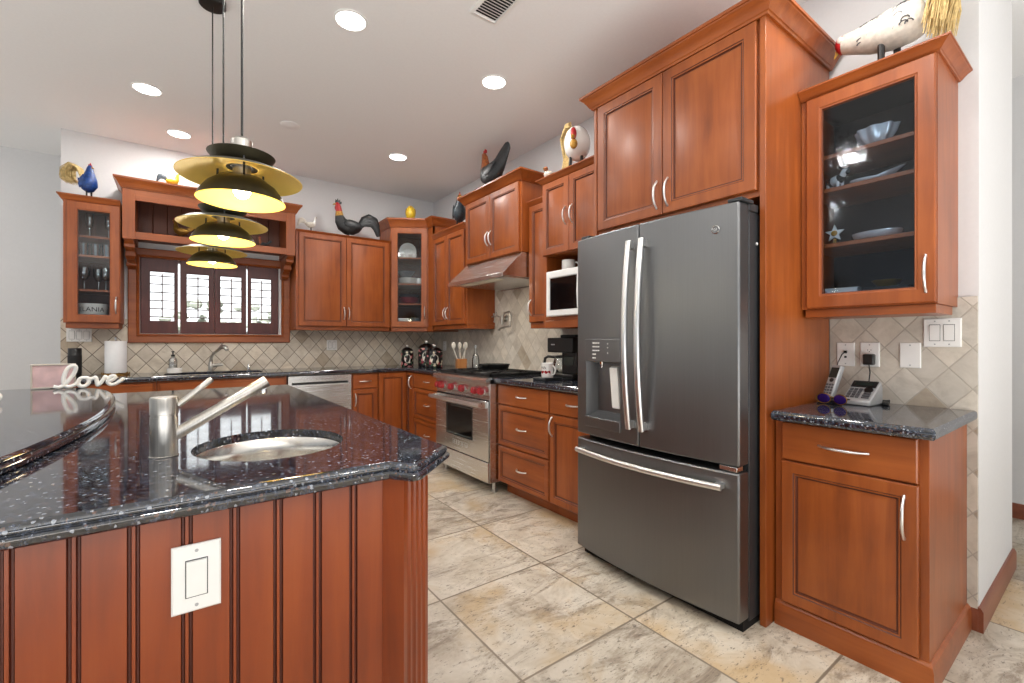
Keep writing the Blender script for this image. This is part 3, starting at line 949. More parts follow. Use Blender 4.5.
b.rings([[(x, y, 0.0) for x, y in pts], [(x, y, 0.873) for x, y in pts]])
# groove floors carry the dark glaze
for i in range(n0):
    a, c = pts[i], pts[(i + 1) % n0]
    if (a[1] > 0.001 or c[1] > 0.001) and a[0] < 0.404 and abs(a[0] - c[0]) < 0.004 and a[0] > -1.09 and max(a[1], c[1]) < 0.01:
        b.m[i] = 1
b.build('beadboard_front', ['wood_isl', 'groove'], isl, smooth=0)
A, B_ = Vector((0.435, 1.025 - Y0)), Vector((0.546, 1.125 - Y0))
u = (B_ - A)
L = u.length
u.normalize()
nn = Vector((-u.y, u.x))
pp = [A]
for k in range(4):
    c = 0.028 + k * (L - 0.056) / 3
    for s_, dep in ((-0.011, 0), (-0.008, 0.005), (0.0, 0.0075), (0.008, 0.005), (0.011, 0)):
        pp.append(A + u * (c + s_) + nn * dep)
pp += [B_, B_ + nn * 0.10, Vector((0.40, 0.14)), Vector((0.40, 1.068 - Y0))]
MB().prism([(p.x, p.y) for p in pp], 0.0, 0.873, 'z').build('corner_post', 'wood_isl', isl, smooth=20)
sweep_profile([(-1.10, -0.0005), (0.398, -0.0005)], [(0, 0), (0.012, 0), (0.012, 0.04), (0.004, 0.055), (0, 0.055)]).build('base_moulding', ['wood_isl'], isl, smooth=22)

ISK = ell(0.2155, 1.436, 0.187, 0.207, 56)
OG = [(0.012, 0.0), (0.004, 0.06), (0.0, 0.2), (0.0, 0.42), (0.004, 0.52), (0.008, 0.56), (0.006, 0.64), (0.006, 0.76), (0.010, 0.92), (0.018, 1.0)]
tag(slab('island_countertop', [(-1.15, 1.030), (0.400, 1.030), (0.437, 0.978), (0.463, 0.982), (0.608, 1.118), (0.606, 1.145), (0.606, 3.34), (-1.15, 3.34)], 0.8735, ZK, ISK, prof=OG),
    'large black speckled granite island top with ogee edge and round bar sink', 'countertop')
# raised bar slab with a curved edge
arc = [(-0.50, 1.034), (-0.372, 1.16), (-0.325, 1.30), (-0.293, 1.44), (-0.270, 1.55), (-0.249, 1.68), (-0.229, 1.82), (-0.214, 1.95), (-0.206, 2.10), (-0.204, 2.25), (-0.207, 2.42), (-0.215, 2.60), (-0.228, 2.78),
       (-0.246, 2.95), (-0.272, 3.10), (-0.308, 3.23), (-0.355, 3.33), (-0.42, 3.41), (-0.50, 3.455), (-0.62, 3.475), (-0.80, 3.47), (-0.95, 3.43), (-1.06, 3.33), (-1.13, 3.15), (-1.17, 2.8), (-1.18, 2.2), (-1.16, 1.5), (-1.10, 1.034)]
TB = [(0.008, 0.0), (0.001, 0.14), (0.0, 0.3), (0.0, 0.45), (0.005, 0.56), (0.006, 0.66), (0.006, 0.8), (0.012, 0.94), (0.018, 1.0)]
tag(slab('raised_counter', arc, ZK + 0.0005, 0.949, prof=TB), 'raised curved black granite bar slab lying on the island top', 'countertop')
# bar sink
t = thing('bar_sink', 'round stainless bar sink set into the island top', 'sink', (0.2155, 1.436, 0), 0)
b = MB()
rs = []
for k, z in ((0.992, 0.889), (0.985, 0.888), (0.982, 0.84), (0.96, 0.78), (0.88, 0.735), (0.7, 0.715), (0.3, 0.708), (0.12, 0.706)):
    rs.append([(x - 0.2155, y - 1.436, z) for x, y in ell(0.2155, 1.436, 0.187 * k, 0.207 * k, 56)])
b.rings(rs, cap=False).build('bowl', 'sink_steel', t, smooth=60)
MB().lathe([(0.026, 0.704), (0.026, 0.709), (0.014, 0.711), (0.002, 0.708)], (0, 0, 0)).build('drain', 'chrome', t)

# ---------------------------------------------------------------- refrigerator (local: x along the front from far to near, y into the wall)
t = thing('refrigerator', 'slate grey french-door refrigerator with water dispenser and bottom freezer', 'refrigerator', (1.830, 1.860, 0), RW)
FW = 0.924
def fbulge(x):
    q = (x - FW / 2) / (FW / 2)
    return -0.034 * (1 - q * q)
YBK = 0.078
def curved_panel(x0, x1, z0, z1, hole=None):
    """door skin bowed towards the room; hole = (hx0,hx1,hz0,hz1,depth)"""
    xs = sorted(set([x0 + (x1 - x0) * i / 14 for i in range(15)] + ([hole[0], hole[1]] if hole else [])))
    zs = [z0, z1] if not hole else [z0, hole[2], hole[3], z1]
    b = MB()
    nx, nz = len(xs), len(zs)
    fv = [(x, fbulge(x), z) for z in zs for x in xs]
    bv = [(x, YBK, z) for z in zs for x in xs]
    b.v = fv + bv
    o = nx * nz
    for j in range(nz - 1):
        for i in range(nx - 1):
            if hole and hole[0] - 1e-6 <= xs[i] and xs[i + 1] <= hole[1] + 1e-6 and j == 1:
                continue
            a = j * nx + i
            b.f.append((a, a + 1, a + nx + 1, a + nx))
            b.m.append(0)
    for j in range(nz - 1):
        for i in (0, nx - 1):
            a = j * nx + i
            b.f.append((a, a + nx, o + a + nx, o + a)); b.m.append(0)
    for i in range(nx - 1):
        for j in (0, nz - 1):
            a = j * nx + i
            b.f.append((a, a + 1, o + a + 1, o + a)); b.m.append(0)
    a0, a1, c0, c1 = o, o + nx - 1, o + (nz - 1) * nx, o + nz * nx - 1
    b.f.append(tuple([o + i for i in range(nx)] + [o + (nz - 1) * nx + i for i in reversed(range(nx))])); b.m.append(0)
    return b
body = MB().box(0.010, FW - 0.006, 0.092, 0.82, 0.03, 1.745).build('body', 'slate_dk', t, bevel=0.004)
MB().box(0.02, FW - 0.02, 0.078, 0.094, 0.05, 1.73).build('door_gasket', 'dark_gap', t, smooth=0)
MB().box(0.01, FW - 0.01, 0.05, 0.20, 0.0, 0.045).build('base_grille', 'dark_gap', t, smooth=0)
XS = 0.452
HX0, HX1, HZ0, HZ1 = 0.078, 0.338, 0.790, 1.093
dl_ = curved_panel(0.0, XS - 0.002, 0.690, 1.770, (HX0, HX1, HZ0, HZ1)).build('door', 'slate', t, bevel=0.008, smooth=30, segs=3)
dr_ = curved_panel(XS + 0.002, FW, 0.690, 1.770).build('door', 'slate', t, bevel=0.008, smooth=30, segs=3)
df_ = curved_panel(0.0, FW, 0.052, 0.662).build('freezer_drawer', 'slate', t, bevel=0.008, smooth=30, segs=3)
for x in (0.03, FW - 0.05):
    MB().box(x, x + 0.06, 0.0, 0.10, 1.7705, 1.786).box(x + 0.01, x + 0.05, 0.08, 0.16, 1.745, 1.778).build('hinge_cover', 'slate_dk', t, bevel=0.004)
MB().box(FW - 0.085, FW - 0.01, 0.0, 0.05, 0.666, 0.686).build('hinge', 'steel', t, bevel=0.002)
# dispenser
dp = MB()
xc = (HX0 + HX1) / 2
ys = fbulge(xc)
b = MB()
b.rings([[(HX0, fbulge(HX0) + 0.002, HZ0), (HX1, fbulge(HX1) + 0.002, HZ0), (HX1, fbulge(HX1) + 0.002, HZ1), (HX0, fbulge(HX0) + 0.002, HZ1)],
         [(HX0 + 0.03, 0.055, HZ0 + 0.03), (HX1 - 0.02, 0.055, HZ0 + 0.03), (HX1 - 0.02, 0.055, HZ1 - 0.01), (HX0 + 0.03, 0.055, HZ1 - 0.01)]], cap=False)
b.add([(HX0 + 0.03, 0.055, HZ0 + 0.03), (HX1 - 0.02, 0.055, HZ0 + 0.03), (HX1 - 0.02, 0.055, HZ1 - 0.01), (HX0 + 0.03, 0.055, HZ1 - 0.01)], [(0, 1, 2, 3)])
disp = b.build('dispenser_recess', 'slate', dl_, smooth=0)
b = MB()
def curved_slab(b, x0, x1, z0, z1, out, back=0.0, n=8, m=0):
    fr = [(x0 + (x1 - x0) * i / n) for i in range(n + 1)]
    lo = [[(x, fbulge(x) - out, z0), (x, fbulge(x) - out, z1), (x, fbulge(x) + 0.012 - back, z1), (x, fbulge(x) + 0.012 - back, z0)] for x in fr]
    return b.rings(lo, m)
curved_slab(b, HX0 - 0.003, HX1 + 0.003, HZ1, 1.212, 0.005).build('control_panel', 'slate', dl_, bevel=0.002)
b = MB()
curved_slab(b, HX0 - 0.003, HX1 + 0.003, 0.738, HZ0 + 0.004, 0.008)
b.build('drip_tray', 'slate', dl_, bevel=0.003)
b = MB()
for i in range(4):
    for j in range(5):
        x = 0.145 + i * 0.014
        z = 1.192 - j * 0.02
        if j >= 3 and i > 1:
            continue
        b.box(x - 0.005, x + 0.005, fbulge(x) - 0.0062, fbulge(x) - 0.004, z - 0.003, z + 0.003)
for z in (1.188, 1.168, 1.14):
    b.box(0.252, 0.257, fbulge(0.25) - 0.0062, fbulge(0.25) - 0.004, z - 0.003, z + 0.003)
b.build('control_icons', 'white', dl_, smooth=0)
MB().lathe([(0.014, 0.0), (0.012, -0.016), (0.006, -0.022), (0.005, -0.034)], (0.185, 0.0, HZ1), 14).build('water_nozzle', 'chrome', dl_)
MB().prism([(0.0, 1.062), (0.018, 1.070), (0.040, 0.86), (0.030, 0.845), (0.022, 0.85)], 0.236, 0.288, 'x').build('paddle', 'white', dl_, bevel=0.003)
# badge with a monogram
bx, bz = 0.832, 1.668
a_ = math.atan2(fbulge(bx + 0.01) - fbulge(bx - 0.01), 0.02)
b = MB().lathe([(0.0175, 0.002), (0.0175, -0.003), (0.0145, -0.0045), (0.0135, -0.003), (0.0135, 0.002)], (bx, fbulge(bx) - 0.001, bz), 28, axis='y')
b.build('badge', 'chrome', dr_)
TXY = Matrix.Rotation(PI / 2, 4, 'X')
text_mesh('badge_letters', 'GE', 0.0135, 'chrome', dr_, Matrix.Translation((bx, fbulge(bx) - 0.0045, bz)) @ Matrix.Rotation(a_, 4, 'Z') @ TXY)
# handles
def fridge_handle(x, z0, z1, par):
    pts = []
    for i in range(21):
        q = i / 20
        bow = (1 - (2 * q - 1) ** 2)
        end = 1 if 0.04 < q < 0.96 else 0
        pts.append((x, fbulge(x) - 0.030 - 0.034 * bow, z0 + (z1 - z0) * q))
    MB().tube(pts, [0.0155] * 21, 16, flat=0.75).build('handle', 'handle', par)
    for z in (z0 + 0.02, z1 - 0.02):
        MB().box(x - 0.010, x + 0.010, fbulge(x) - 0.036, fbulge(x) + 0.003, z - 0.018, z + 0.018).build('handle_post', 'handle', par, bevel=0.003)
fridge_handle(XS - 0.038, 0.775, 1.688, dl_)
fridge_handle(XS + 0.038, 0.775, 1.688, dr_)
pts = []
for i in range(25):
    q = i / 24
    x = 0.030 + q * (FW - 0.085)
    pts.append((x, fbulge(x) - 0.032 - 0.018 * (1 - (2 * q - 1) ** 2), 0.602))
MB().tube(pts, 0.0145, 14, flat=0.8).build('handle', 'handle', df_)
for x in (0.05, FW - 0.075):
    MB().box(x - 0.018, x + 0.018, fbulge(x) - 0.038, fbulge(x) + 0.003, 0.592, 0.612).build('handle_post', 'handle', df_, bevel=0.003)
MB().lathe([(0.006, 0.004), (0.006, -0.001), (0.003, -0.002)], (FW - 0.006, 0.155, 1.615), 14, axis='x').build('lock_dot', 'white', t)

# ---------------------------------------------------------------- range
t = thing('range', 'stainless professional gas range with red knobs', 'range', (1.975, 3.870, 0), RW)
RWD = 0.900
b = MB().box(0, RWD, -0.003, 0.695, 0.085, 0.90)
b.build('body', 'steel', t, bevel=0.003)
b = MB().prism([(-0.045, 0.868), (-0.045, 0.893), (-0.038, 0.905), (-0.022, 0.912), (0.69, 0.912), (0.69, 0.872), (-0.02, 0.866)], 0, RWD, 'x')
b.build('bullnose_top', 'steel', t, smooth=25)
b = MB().prism([(-0.018, 0.864), (0.004, 0.735), (0.05, 0.735), (0.05, 0.864)], 0.004, RWD - 0.004, 'x')
cp = b.build('control_panel', 'steel', t, bevel=0.002)
nrm_a = math.atan2(0.022, 0.129)
for x, rr in ((0.035, 0.030), (0.105, 0.032), (0.285, 0.030), (0.470, 0.030), (0.675, 0.030), (0.770, 0.030)):
    xk = x + 0.03
    z = 0.800
    y = -0.007
    Rm = Matrix.Translation((xk, y, z)) @ Matrix.Rotation(-nrm_a, 4, 'X')
    q = MB().lathe([(0.037, 0.0), (0.037, -0.006), (0.032, -0.008)], (0, 0, 0), 20, axis='y')
    q.v = [tuple(Rm @ Vector(p)) for p in q.v]
    bez = q.build('knob_bezel', 'steel', t)
    q = MB()
    prof = []
    for i in range(24):
        r = rr * (1.0 if i % 2 else 0.90)
        prof.append((r * math.cos(2 * PI * i / 24), r * math.sin(2 * PI * i / 24)))
    q.rings([[(px * k, yy, pz * k) for px, pz in prof] for k, yy in ((1.0, -0.007), (1.0, -0.034), (0.86, -0.042), (0.3, -0.043))])
    q.v = [tuple(Rm @ Vector(p)) for p in q.v]
    q.build('knob', 'red', bez, smooth=40)
door = MB().box(0.006, RWD - 0.006, -0.016, -0.0075, 0.252, 0.728)
dr = door.build('oven_door', 'steel', t, bevel=0.006)
b = MB()
b.rings([rect(0.215, 0.655, 0.385, 0.655, -0.0155), rect(0.215, 0.655, 0.385, 0.655, -0.021), rect(0.225, 0.645, 0.395, 0.645, -0.021), rect(0.235, 0.635, 0.405, 0.635, -0.0165)], mats=[0, 0, 0, 0])
b.build('window', 'black_gl', dr, smooth=20)
pts = [(0.015 + i * (RWD - 0.03) / 10, -0.085, 0.700) for i in range(11)]
MB().tube(pts, 0.017, 16).build('handle', 'handle', dr)
for x in (0.05, RWD - 0.05):
    MB().prism([(-0.012, 0.725), (-0.085, 0.718), (-0.098, 0.70), (-0.085, 0.683), (-0.012, 0.67)], x - 0.018, x + 0.018, 'x').build('handle_bracket', 'steel_v', dr, bevel=0.003)
b = MB()
for i in range(5):
    b.box(0.34 + i * 0.045, 0.366 + i * 0.045, -0.0178, -0.0158, 0.318, 0.336)
b.rings([rect(0.32, 0.575, 0.308, 0.346, -0.0158), rect(0.32, 0.575, 0.308, 0.346, -0.0172), rect(0.325, 0.57, 0.313, 0.341, -0.0172), rect(0.325, 0.57, 0.313, 0.341, -0.0158)], cap=False)
b.build('nameplate', 'steel_v', dr, smooth=0)
MB().box(0.004, RWD - 0.004, -0.020, -0.0035, 0.088, 0.246).build('kick_panel', 'steel', t, bevel=0.003)
MB().box(0.012, RWD - 0.012, -0.007, -0.002, 0.244, 0.737).build('door_gap', 'dark_gap', t, smooth=0)
for x in (0.05, RWD - 0.05):
    for y in (0.07, 0.62):
        MB().lathe([(0.026, 0.0), (0.026, 0.012), (0.016, 0.016), (0.016, 0.084)], (x, y, 0), 16).build('leg', 'steel_v', t)
MB().box(0.02, RWD - 0.02, 0.015, 0.60, 0.9125, 0.9165).build('burner_tray', 'black', t, bevel=0.001)
MB().box(0.0, RWD, 0.62, 0.69, 0.912, 0.935).build('back_trim', 'steel', t, bevel=0.003)
for k in range(3):
    x0 = 0.025 + k * 0.285
    b = MB()
    x1 = x0 + 0.278
    for x in (x0, x1 - 0.014):
        b.box(x, x + 0.014, 0.02, 0.60, 0.918, 0.940)
    for y in (0.02, 0.303, 0.586):
        b.box(x0, x1, y, y + 0.014, 0.918, 0.940)
    for yc in (0.168, 0.45):
        xc_ = (x0 + x1) / 2
        for i in range(4):
            a = PI / 4 + i * PI / 2
            b.tube([(xc_ + 0.03 * math.cos(a), yc + 0.03 * math.sin(a), 0.935), (xc_ + 0.17 * math.cos(a), yc + 0.17 * math.sin(a), 0.935)], 0.006, 6)
        b.lathe([(0.045, 0.916), (0.045, 0.926), (0.03, 0.930)], (xc_, yc, 0), 18)
    b.build('grate', 'iron', t, smooth=30)
# skillet on the back burner
t = thing('skillet', 'low black cast-iron skillet on the back of the range', 'pan', (2.44, 3.60, 0.9405), 0.5)
MB().lathe([(0.11, 0.0), (0.135, 0.006), (0.15, 0.042), (0.154, 0.044), (0.146, 0.040), (0.13, 0.010), (0.05, 0.007), (0.002, 0.007)], (0, 0, 0), 32).build('pan', 'iron', t)
MB().tube([(-0.148, 0.0, 0.036), (-0.20, 0.0, 0.042), (-0.27, 0.0, 0.046)], [0.012, 0.010, 0.014], 10, flat=1.2, up=(0, 0, 1)).build('handle', 'iron', t)

# ---------------------------------------------------------------- range hood
t = thing('range_hood', 'stainless steel under-cabinet range hood above the gas range', 'range hood', (2.055, 3.812, 0), RW)
HW = 0.890
b = MB().prism([(0.0, 1.712), (0.0, 1.745), (0.012, 1.750), (0.200, 1.9285), (0.622, 1.9285), (0.622, 1.712), (0.612, 1.712), (0.612, 1.725), (0.014, 1.725), (0.014, 1.712)], 0, HW, 'x')
b.build('shell', 'steel', t, bevel=0.002, smooth=25)
MB().box(0.03, HW - 0.03, 0.05, 0.58, 1.716, 1.7245).build('filter', 'steel_v', t, smooth=0)
MB().box(0.16, HW - 0.16, 0.03, 0.14, 1.713, 1.7155).build('light_cover', 'gauze', t, smooth=0)
area_light('hood_lamp', (2.16, 3.36, 1.708), (0, 0, 0), 0.08, 0.5, 3.0, (1.0, 0.9, 0.74))
b = MB()
for k in range(4):
    b.lathe([(0.006, 0.0), (0.006, -0.005)], (HW - 0.14 + 0.025 * k, 0.0, 1.729), 10, axis='y')
b.build('buttons', 'chrome', t)

# ---------------------------------------------------------------- dishwasher
t = thing('dishwasher', 'stainless dishwasher with pocket handle under the sink counter', 'dishwasher', (0.842, 4.735, 0), 0)
DW = 0.595
MB().box(0.004, DW - 0.004, 0.03, 0.60, 0.10, 0.868).build('tub', 'slate_dk', t, smooth=0)
b = MB().box(0.004, DW - 0.004, -0.022, 0.0295, 0.115, 0.775).box(0.004, DW - 0.004, -0.022, 0.0295, 0.805, 0.866)
b.box(0.004, 0.035, -0.022, 0.0295, 0.775, 0.805).box(DW - 0.035, DW - 0.004, -0.022, 0.0295, 0.775, 0.805)
d = b.build('door', 'steel', t, smooth=0)
MB().box(0.035, DW - 0.035, 0.004, 0.0295, 0.775, 0.805).build('pocket_handle', 'black', d, smooth=0)
MB().prism([(-0.026, 0.770), (-0.026, 0.783), (0.004, 0.7748)], 0.035, DW - 0.035, 'x').build('handle_lip', 'handle', d, smooth=0)
MB().box(0.004, DW - 0.004, 0.06, 0.10, 0.0, 0.10).build('toe_panel', 'black', t, smooth=0)

# ---------------------------------------------------------------- microwave and things around it
t = thing('microwave', 'white and steel microwave oven on the open shelf beside the refrigerator', 'microwave', (2.235, 2.590, 1.3855), RW)
MB().box(0, 0.52, 0.01, 0.38, 0.0, 0.332).build('case', 'silver_pl', t, bevel=0.006)
b = MB().rings([rect(0, 0.52, 0, 0.332, 0.0095), rect(0, 0.52, 0, 0.332, -0.008), rect(0.006, 0.514, 0.006, 0.326, -0.014), rect(0.035, 0.36, 0.04, 0.285, -0.014), rect(0.040, 0.355, 0.045, 0.28, -0.006)])
d = b.build('door', 'white', t, smooth=20)
MB().box(0.041, 0.354, -0.0075, -0.0062, 0.046, 0.279).build('window', 'black_gl', d, smooth=0)
MB().box(0.41, 0.50, -0.0165, -0.0142, 0.03, 0.30).build('keypad', 'black', d, smooth=0)
MB().tube([(0.377, -0.014, 0.292), (0.377, -0.045, 0.275), (0.377, -0.05, 0.16), (0.377, -0.045, 0.05), (0.377, -0.014, 0.035)], 0.012, 10).build('handle', 'white', d)

def mug(name, label, loc, h=0.095, r=0.042, hang=0.0, mat='white_cer', group=None):
    t = thing(name, label, 'mug', loc, 0)
    MB().lathe([(r * 0.93, 0), (r * 0.97, 0.004), (r, 0.02), (r, h - 0.002), (r * 0.96, h), (r * 0.90, h - 0.004), (r * 0.88, 0.008), (0.002, 0.006)], (0, 0, 0), 28).build('cup', mat, t)
    pts = []
    for i in range(13):
        a = -PI * 0.5 + PI * i / 12
        pts.append(((r - 0.003 + 0.030 * math.cos(a)) * math.cos(hang), (r - 0.003 + 0.030 * math.cos(a)) * math.sin(hang), h * 0.5 + h * 0.32 * math.sin(a)))
    MB().tube(pts, 0.0055, 8).build('handle', mat, t)
    return t
mug('mug', 'white mug standing on top of the microwave', (2.34, 2.470, 1.3855 + 0.3325), 0.085, 0.05, -1.1)

# coffee maker, mug
t = thing('coffee_maker', 'black drip coffee maker on the granite beside the refrigerator', 'coffee maker', (2.40, 2.63, 0.9145), RW)
MB().box(-0.13, 0.16, -0.02, 0.20, 0.0, 0.035).build('base', 'black', t, bevel=0.008)
MB().box(0.0, 0.16, 0.02, 0.20, 0.035, 0.21).build('column', 'black', t, bevel=0.006)
b = MB().box(-0.13, 0.16, -0.02, 0.20, 0.20, 0.315)
hd = b.build('brew_head', 'black', t, bevel=0.008)
MB().box(-0.082, -0.040, -0.0208, -0.0195, 0.257, 0.266).build('maker_plate', 'silver_pl', hd, smooth=0)
MB().box(0.03, 0.13, 0.016, 0.021, 0.10, 0.17).build('control_panel', 'screen', t, bevel=0.002)
MB().box(-0.02, 0.15, 0.02, 0.18, 0.3155, 0.338).build('lid', 'iron', t, bevel=0.005)
c = MB().lathe([(0.05, 0.0), (0.068, 0.02), (0.072, 0.06), (0.058, 0.10), (0.05, 0.118)], (-0.068, 0.075, 0.037), 24, cap=False).build('carafe', 'crystal', t)
MB().lathe([(0.053, 0.118), (0.053, 0.132), (0.03, 0.138)], (-0.068, 0.075, 0.037), 24).build('carafe_lid', 'black', c)
MB().tube([(-0.115, 0.06, 0.158), (-0.175, 0.03, 0.165), (-0.20, 0.02, 0.15), (-0.205, 0.015, 0.10), (-0.21, 0.012, 0.045)], [0.010, 0.011, 0.012, 0.010, 0.008], 10).build('carafe_handle', 'black', c)
t = mug('mug', 'white mug with black lettering and a red band in front of the coffee maker', (2.205, 2.552, 0.9145 + 0.022), 0.105, 0.046, -1.4)
b = MB()
for k in range(12):
    pass
def cyl_patch(r, a0, a1, z0, z1, n=10):
    v, f = [], []
    for i in range(n + 1):
        a = a0 + (a1 - a0) * i / n
        v += [(r * math.cos(a), r * math.sin(a), z0 + 0.006 * math.sin(i * 1.7)), (r * math.cos(a), r * math.sin(a), z1 + 0.004 * math.sin(i * 2.3))]
    for i in range(n):
        f.append((2 * i, 2 * i + 2, 2 * i + 3, 2 * i + 1))
    return v, f
cup = t.children[0]
v, f = cyl_patch(0.0466, PI * 0.80, PI * 1.42, 0.032, 0.048)
MB().add(v, f).build('red_band', 'red', cup)
b = MB()
for k, (a, w) in enumerate(((2.75, 0.12), (2.95, 0.10), (3.15, 0.16), (3.4, 0.10), (3.6, 0.14))):
    v, f = cyl_patch(0.0466, a, a + w, 0.064, 0.074 + 0.008 * (k % 2), 3)
    b.add(v, f)
b.build('lettering', 'ink', cup)
# warming tray under the mug
tag(MB().box(-0.085, 0.085, -0.07, 0.07, 0.0, 0.0215).build('mug_tray', 'slate_dk', None, bevel=0.006), 'flat dark grey tray under the lettered mug', 'tray')
bpy.data.objects['mug_tray'].location = (2.215, 2.565, 0.9142)

# pot filler on the tiles
t = thing('pot_filler', 'folded brushed nickel pot filler tap on the tiles behind the range', 'tap', (2.667, 3.72, 1.43), RW)
MB().lathe([(0.034, 0.0), (0.034, -0.008), (0.02, -0.014), (0.013, -0.05)], (0, 0, 0), 20, axis='y').build('flange', 'nickel', t)
MB().tube([(0, -0.05, 0.03), (0, -0.05, -0.03), (0, -0.055, -0.06)], [0.016, 0.017, 0.012], 12).build('valve', 'nickel', t)
MB().tube([(0, -0.05, 0.0), (0.05, -0.055, 0.055), (0.13, -0.06, 0.06), (0.15, -0.06, 0.03), (0.15, -0.06, -0.08)], 0.0095, 10).build('arm', 'nickel', t)
MB().tube([(0.15, -0.06, -0.08), (0.10, -0.075, -0.085), (0.02, -0.09, -0.10), (0.0, -0.09, -0.12)], 0.0085, 10).build('spout', 'nickel', t)
b = MB().tube([(0, -0.055, 0.0), (-0.07, -0.07, 0.03), (-0.15, -0.075, 0.02)], [0.009, 0.007, 0.008], 8)
for sx, sz in ((-0.07, 0.06), (-0.11, 0.05), (-0.10, -0.03)):
    b.tube([(sx, -0.07, 0.02), (sx - 0.01, -0.07, sz)], 0.006, 8)
    b.ball((sx - 0.01, -0.07, sz), 0.009, seg=8, rn=6)
b.build('cross_handle', 'nickel', t)

# ---------------------------------------------------------------- taps
t = thing('bar_faucet', 'thick brushed nickel bar tap with angled spout on the island', 'faucet', (-0.026, 1.430, ZK + 0.0005), 0)
MB().lathe([(0.0305, 0), (0.0305, 0.002), (0.0288, 0.003), (0.0288, 0.098)], (0, 0, 0), 32).build('column', 'nickel', t)
MB().lathe([(0.0275, 0.098), (0.0275, 0.104), (0.0293, 0.105), (0.0293, 0.143), (0.0275, 0.147), (0.002, 0.1475)], (0, 0, 0), 32).build('cap', 'nickel', t)
a0, a1 = Vector((0.015, 0.0, 0.046)), Vector((0.228, -0.003, 0.176))
dd = (a1 - a0).normalized()
sp = MB().tube([a0, a0 + dd * 0.12], 0.0148, 20).tube([a0 + dd * 0.12, a0 + dd * 0.1225], 0.0135, 20).build('spout', 'nickel', t, smooth=50)
MB().tube([a0 + dd * 0.1225, a1 - dd * 0.002, a1], [0.0155, 0.0155, 0.0142], 20).build('spray_head', 'nickel', sp, smooth=50)
MB().lathe([(0.009, 0.0), (0.009, -0.012), (0.007, -0.014)], tuple(a1 - dd * 0.016 + Vector((0.005, 0, -0.013))), 14).build('aerator', 'chrome', sp)
MB().tube([(0.028, 0.0, 0.124), (0.060, 0.0, 0.152), (0.098, 0.0, 0.186), (0.100, 0.0, 0.188)], [0.0075, 0.0075, 0.0078, 0.005], 14).build('lever', 'nickel', t, smooth=50)
# kitchen tap by the window
t = thing('kitchen_faucet', 'brushed nickel pull-out tap behind the sink under the window', 'faucet', (0.262, 5.235, ZK + 0.0005), 0)
MB().lathe([(0.030, 0), (0.030, 0.006), (0.022, 0.012), (0.021, 0.075), (0.017, 0.09), (0.002, 0.092)], (0, 0, 0), 24).build('body', 'nickel', t)
b = MB().tube([(0, 0, 0.07), (0.003, -0.004, 0.13), (0.02, -0.03, 0.17), (0.075, -0.11, 0.225), (0.085, -0.13, 0.232)], [0.015, 0.014, 0.013, 0.015, 0.017], 14)
s_ = b.build('spout', 'nickel', t)
MB().tube([(0.085, -0.13, 0.236), (0.112, -0.17, 0.225), (0.120, -0.18, 0.205)], [0.020, 0.022, 0.016], 14).build('spray_head', 'nickel', s_)
MB().tube([(0.015, -0.004, 0.055), (0.055, -0.02, 0.062), (0.10, -0.03, 0.060)], [0.021, 0.018, 0.012], 14).build('lever', 'nickel', t)
t = thing('soap_dispenser', 'short nickel button on the counter right of the kitchen tap', 'air gap', (0.58, 5.235, ZK + 0.0005), 0)
MB().lathe([(0.021, 0), (0.021, 0.004), (0.017, 0.008), (0.0165, 0.05), (0.013, 0.058), (0.002, 0.059)], (0, 0, 0), 20).build('cap', 'chrome', t)

# ---------------------------------------------------------------- pendants
def pendant(label, y, dz=0.0, first=None):
    x = 0.151
    if first:
        return copy_thing(first, (x, y, ZC), label)
    t = thing('pendant_lamp', label, 'pendant lamp', (x, y, ZC), 0, 'pendants over the island')
    MB().lathe([(0.062, -0.0005), (0.062, -0.03), (0.058, -0.034), (0.004, -0.036)], (0, 0, 0), 28).build('canopy', 'black', t)
    zt_ = -1.222
    MB().tube([(0, 0, -0.034), (0, 0, zt_)], 0.0032, 8).build('cord', 'black', t)
    MB().lathe([(0.004, zt_ + 0.012), (0.014, zt_ + 0.010), (0.028, zt_), (0.028, zt_ - 0.035), (0.02, -1.340)], (0, 0, 0), 24).build('socket_cup', 'nickel', t)
    # upper dish, open upwards
    MB().lathe([(0.030, -1.299), (0.050, -1.295), (0.074, -1.282), (0.085, -1.266), (0.0865, -1.2645), (0.0835, -1.266), (0.072, -1.279), (0.048, -1.292), (0.030, -1.296)], (0, 0, 0), 48, cap=False).build('upper_dish', 'shade_out', t, smooth=60)
    # wide shade, gold inside
    out = [(0.040, -1.298), (0.075, -1.300), (0.112, -1.309), (0.142, -1.321), (0.159, -1.331)]
    inn = [(0.1575, -1.3325), (0.140, -1.3235), (0.110, -1.312), (0.074, -1.303), (0.040, -1.301)]
    MB().lathe(out + inn, (0, 0, 0), 64, cap=False, mats=[0] * 4 + [1] * 5).build('wide_shade', ['shade_out', 'gold_in'], t, smooth=60)
    # lower bowl
    z3 = -1.322
    out = [(0.034, z3 - 0.002), (0.060, z3 - 0.010), (0.088, z3 - 0.032), (0.105, z3 - 0.056), (0.1135, z3 - 0.074)]
    inn = [(0.112, z3 - 0.075), (0.103, z3 - 0.058), (0.086, z3 - 0.035), (0.058, z3 - 0.014), (0.034, z3 - 0.006)]
    MB().lathe(out + inn, (0, 0, 0), 64, cap=False, mats=[0] * 4 + [1] * 5).build('lower_shade', ['shade_out', 'gold_in'], t, smooth=60)
    for k in range(3):
        a = k * 2 * PI / 3 + 0.5
        MB().tube([(0.066 * math.cos(a), 0.066 * math.sin(a), -1.284), (0.068 * math.cos(a), 0.068 * math.sin(a), -1.338)], 0.0028, 6).build('spacer_rod', 'black', t)
    MB().ball((0, 0, -1.362), 0.023, None, 0.027, seg=20, rn=12).build('bulb', 'bulb', t)
    return t
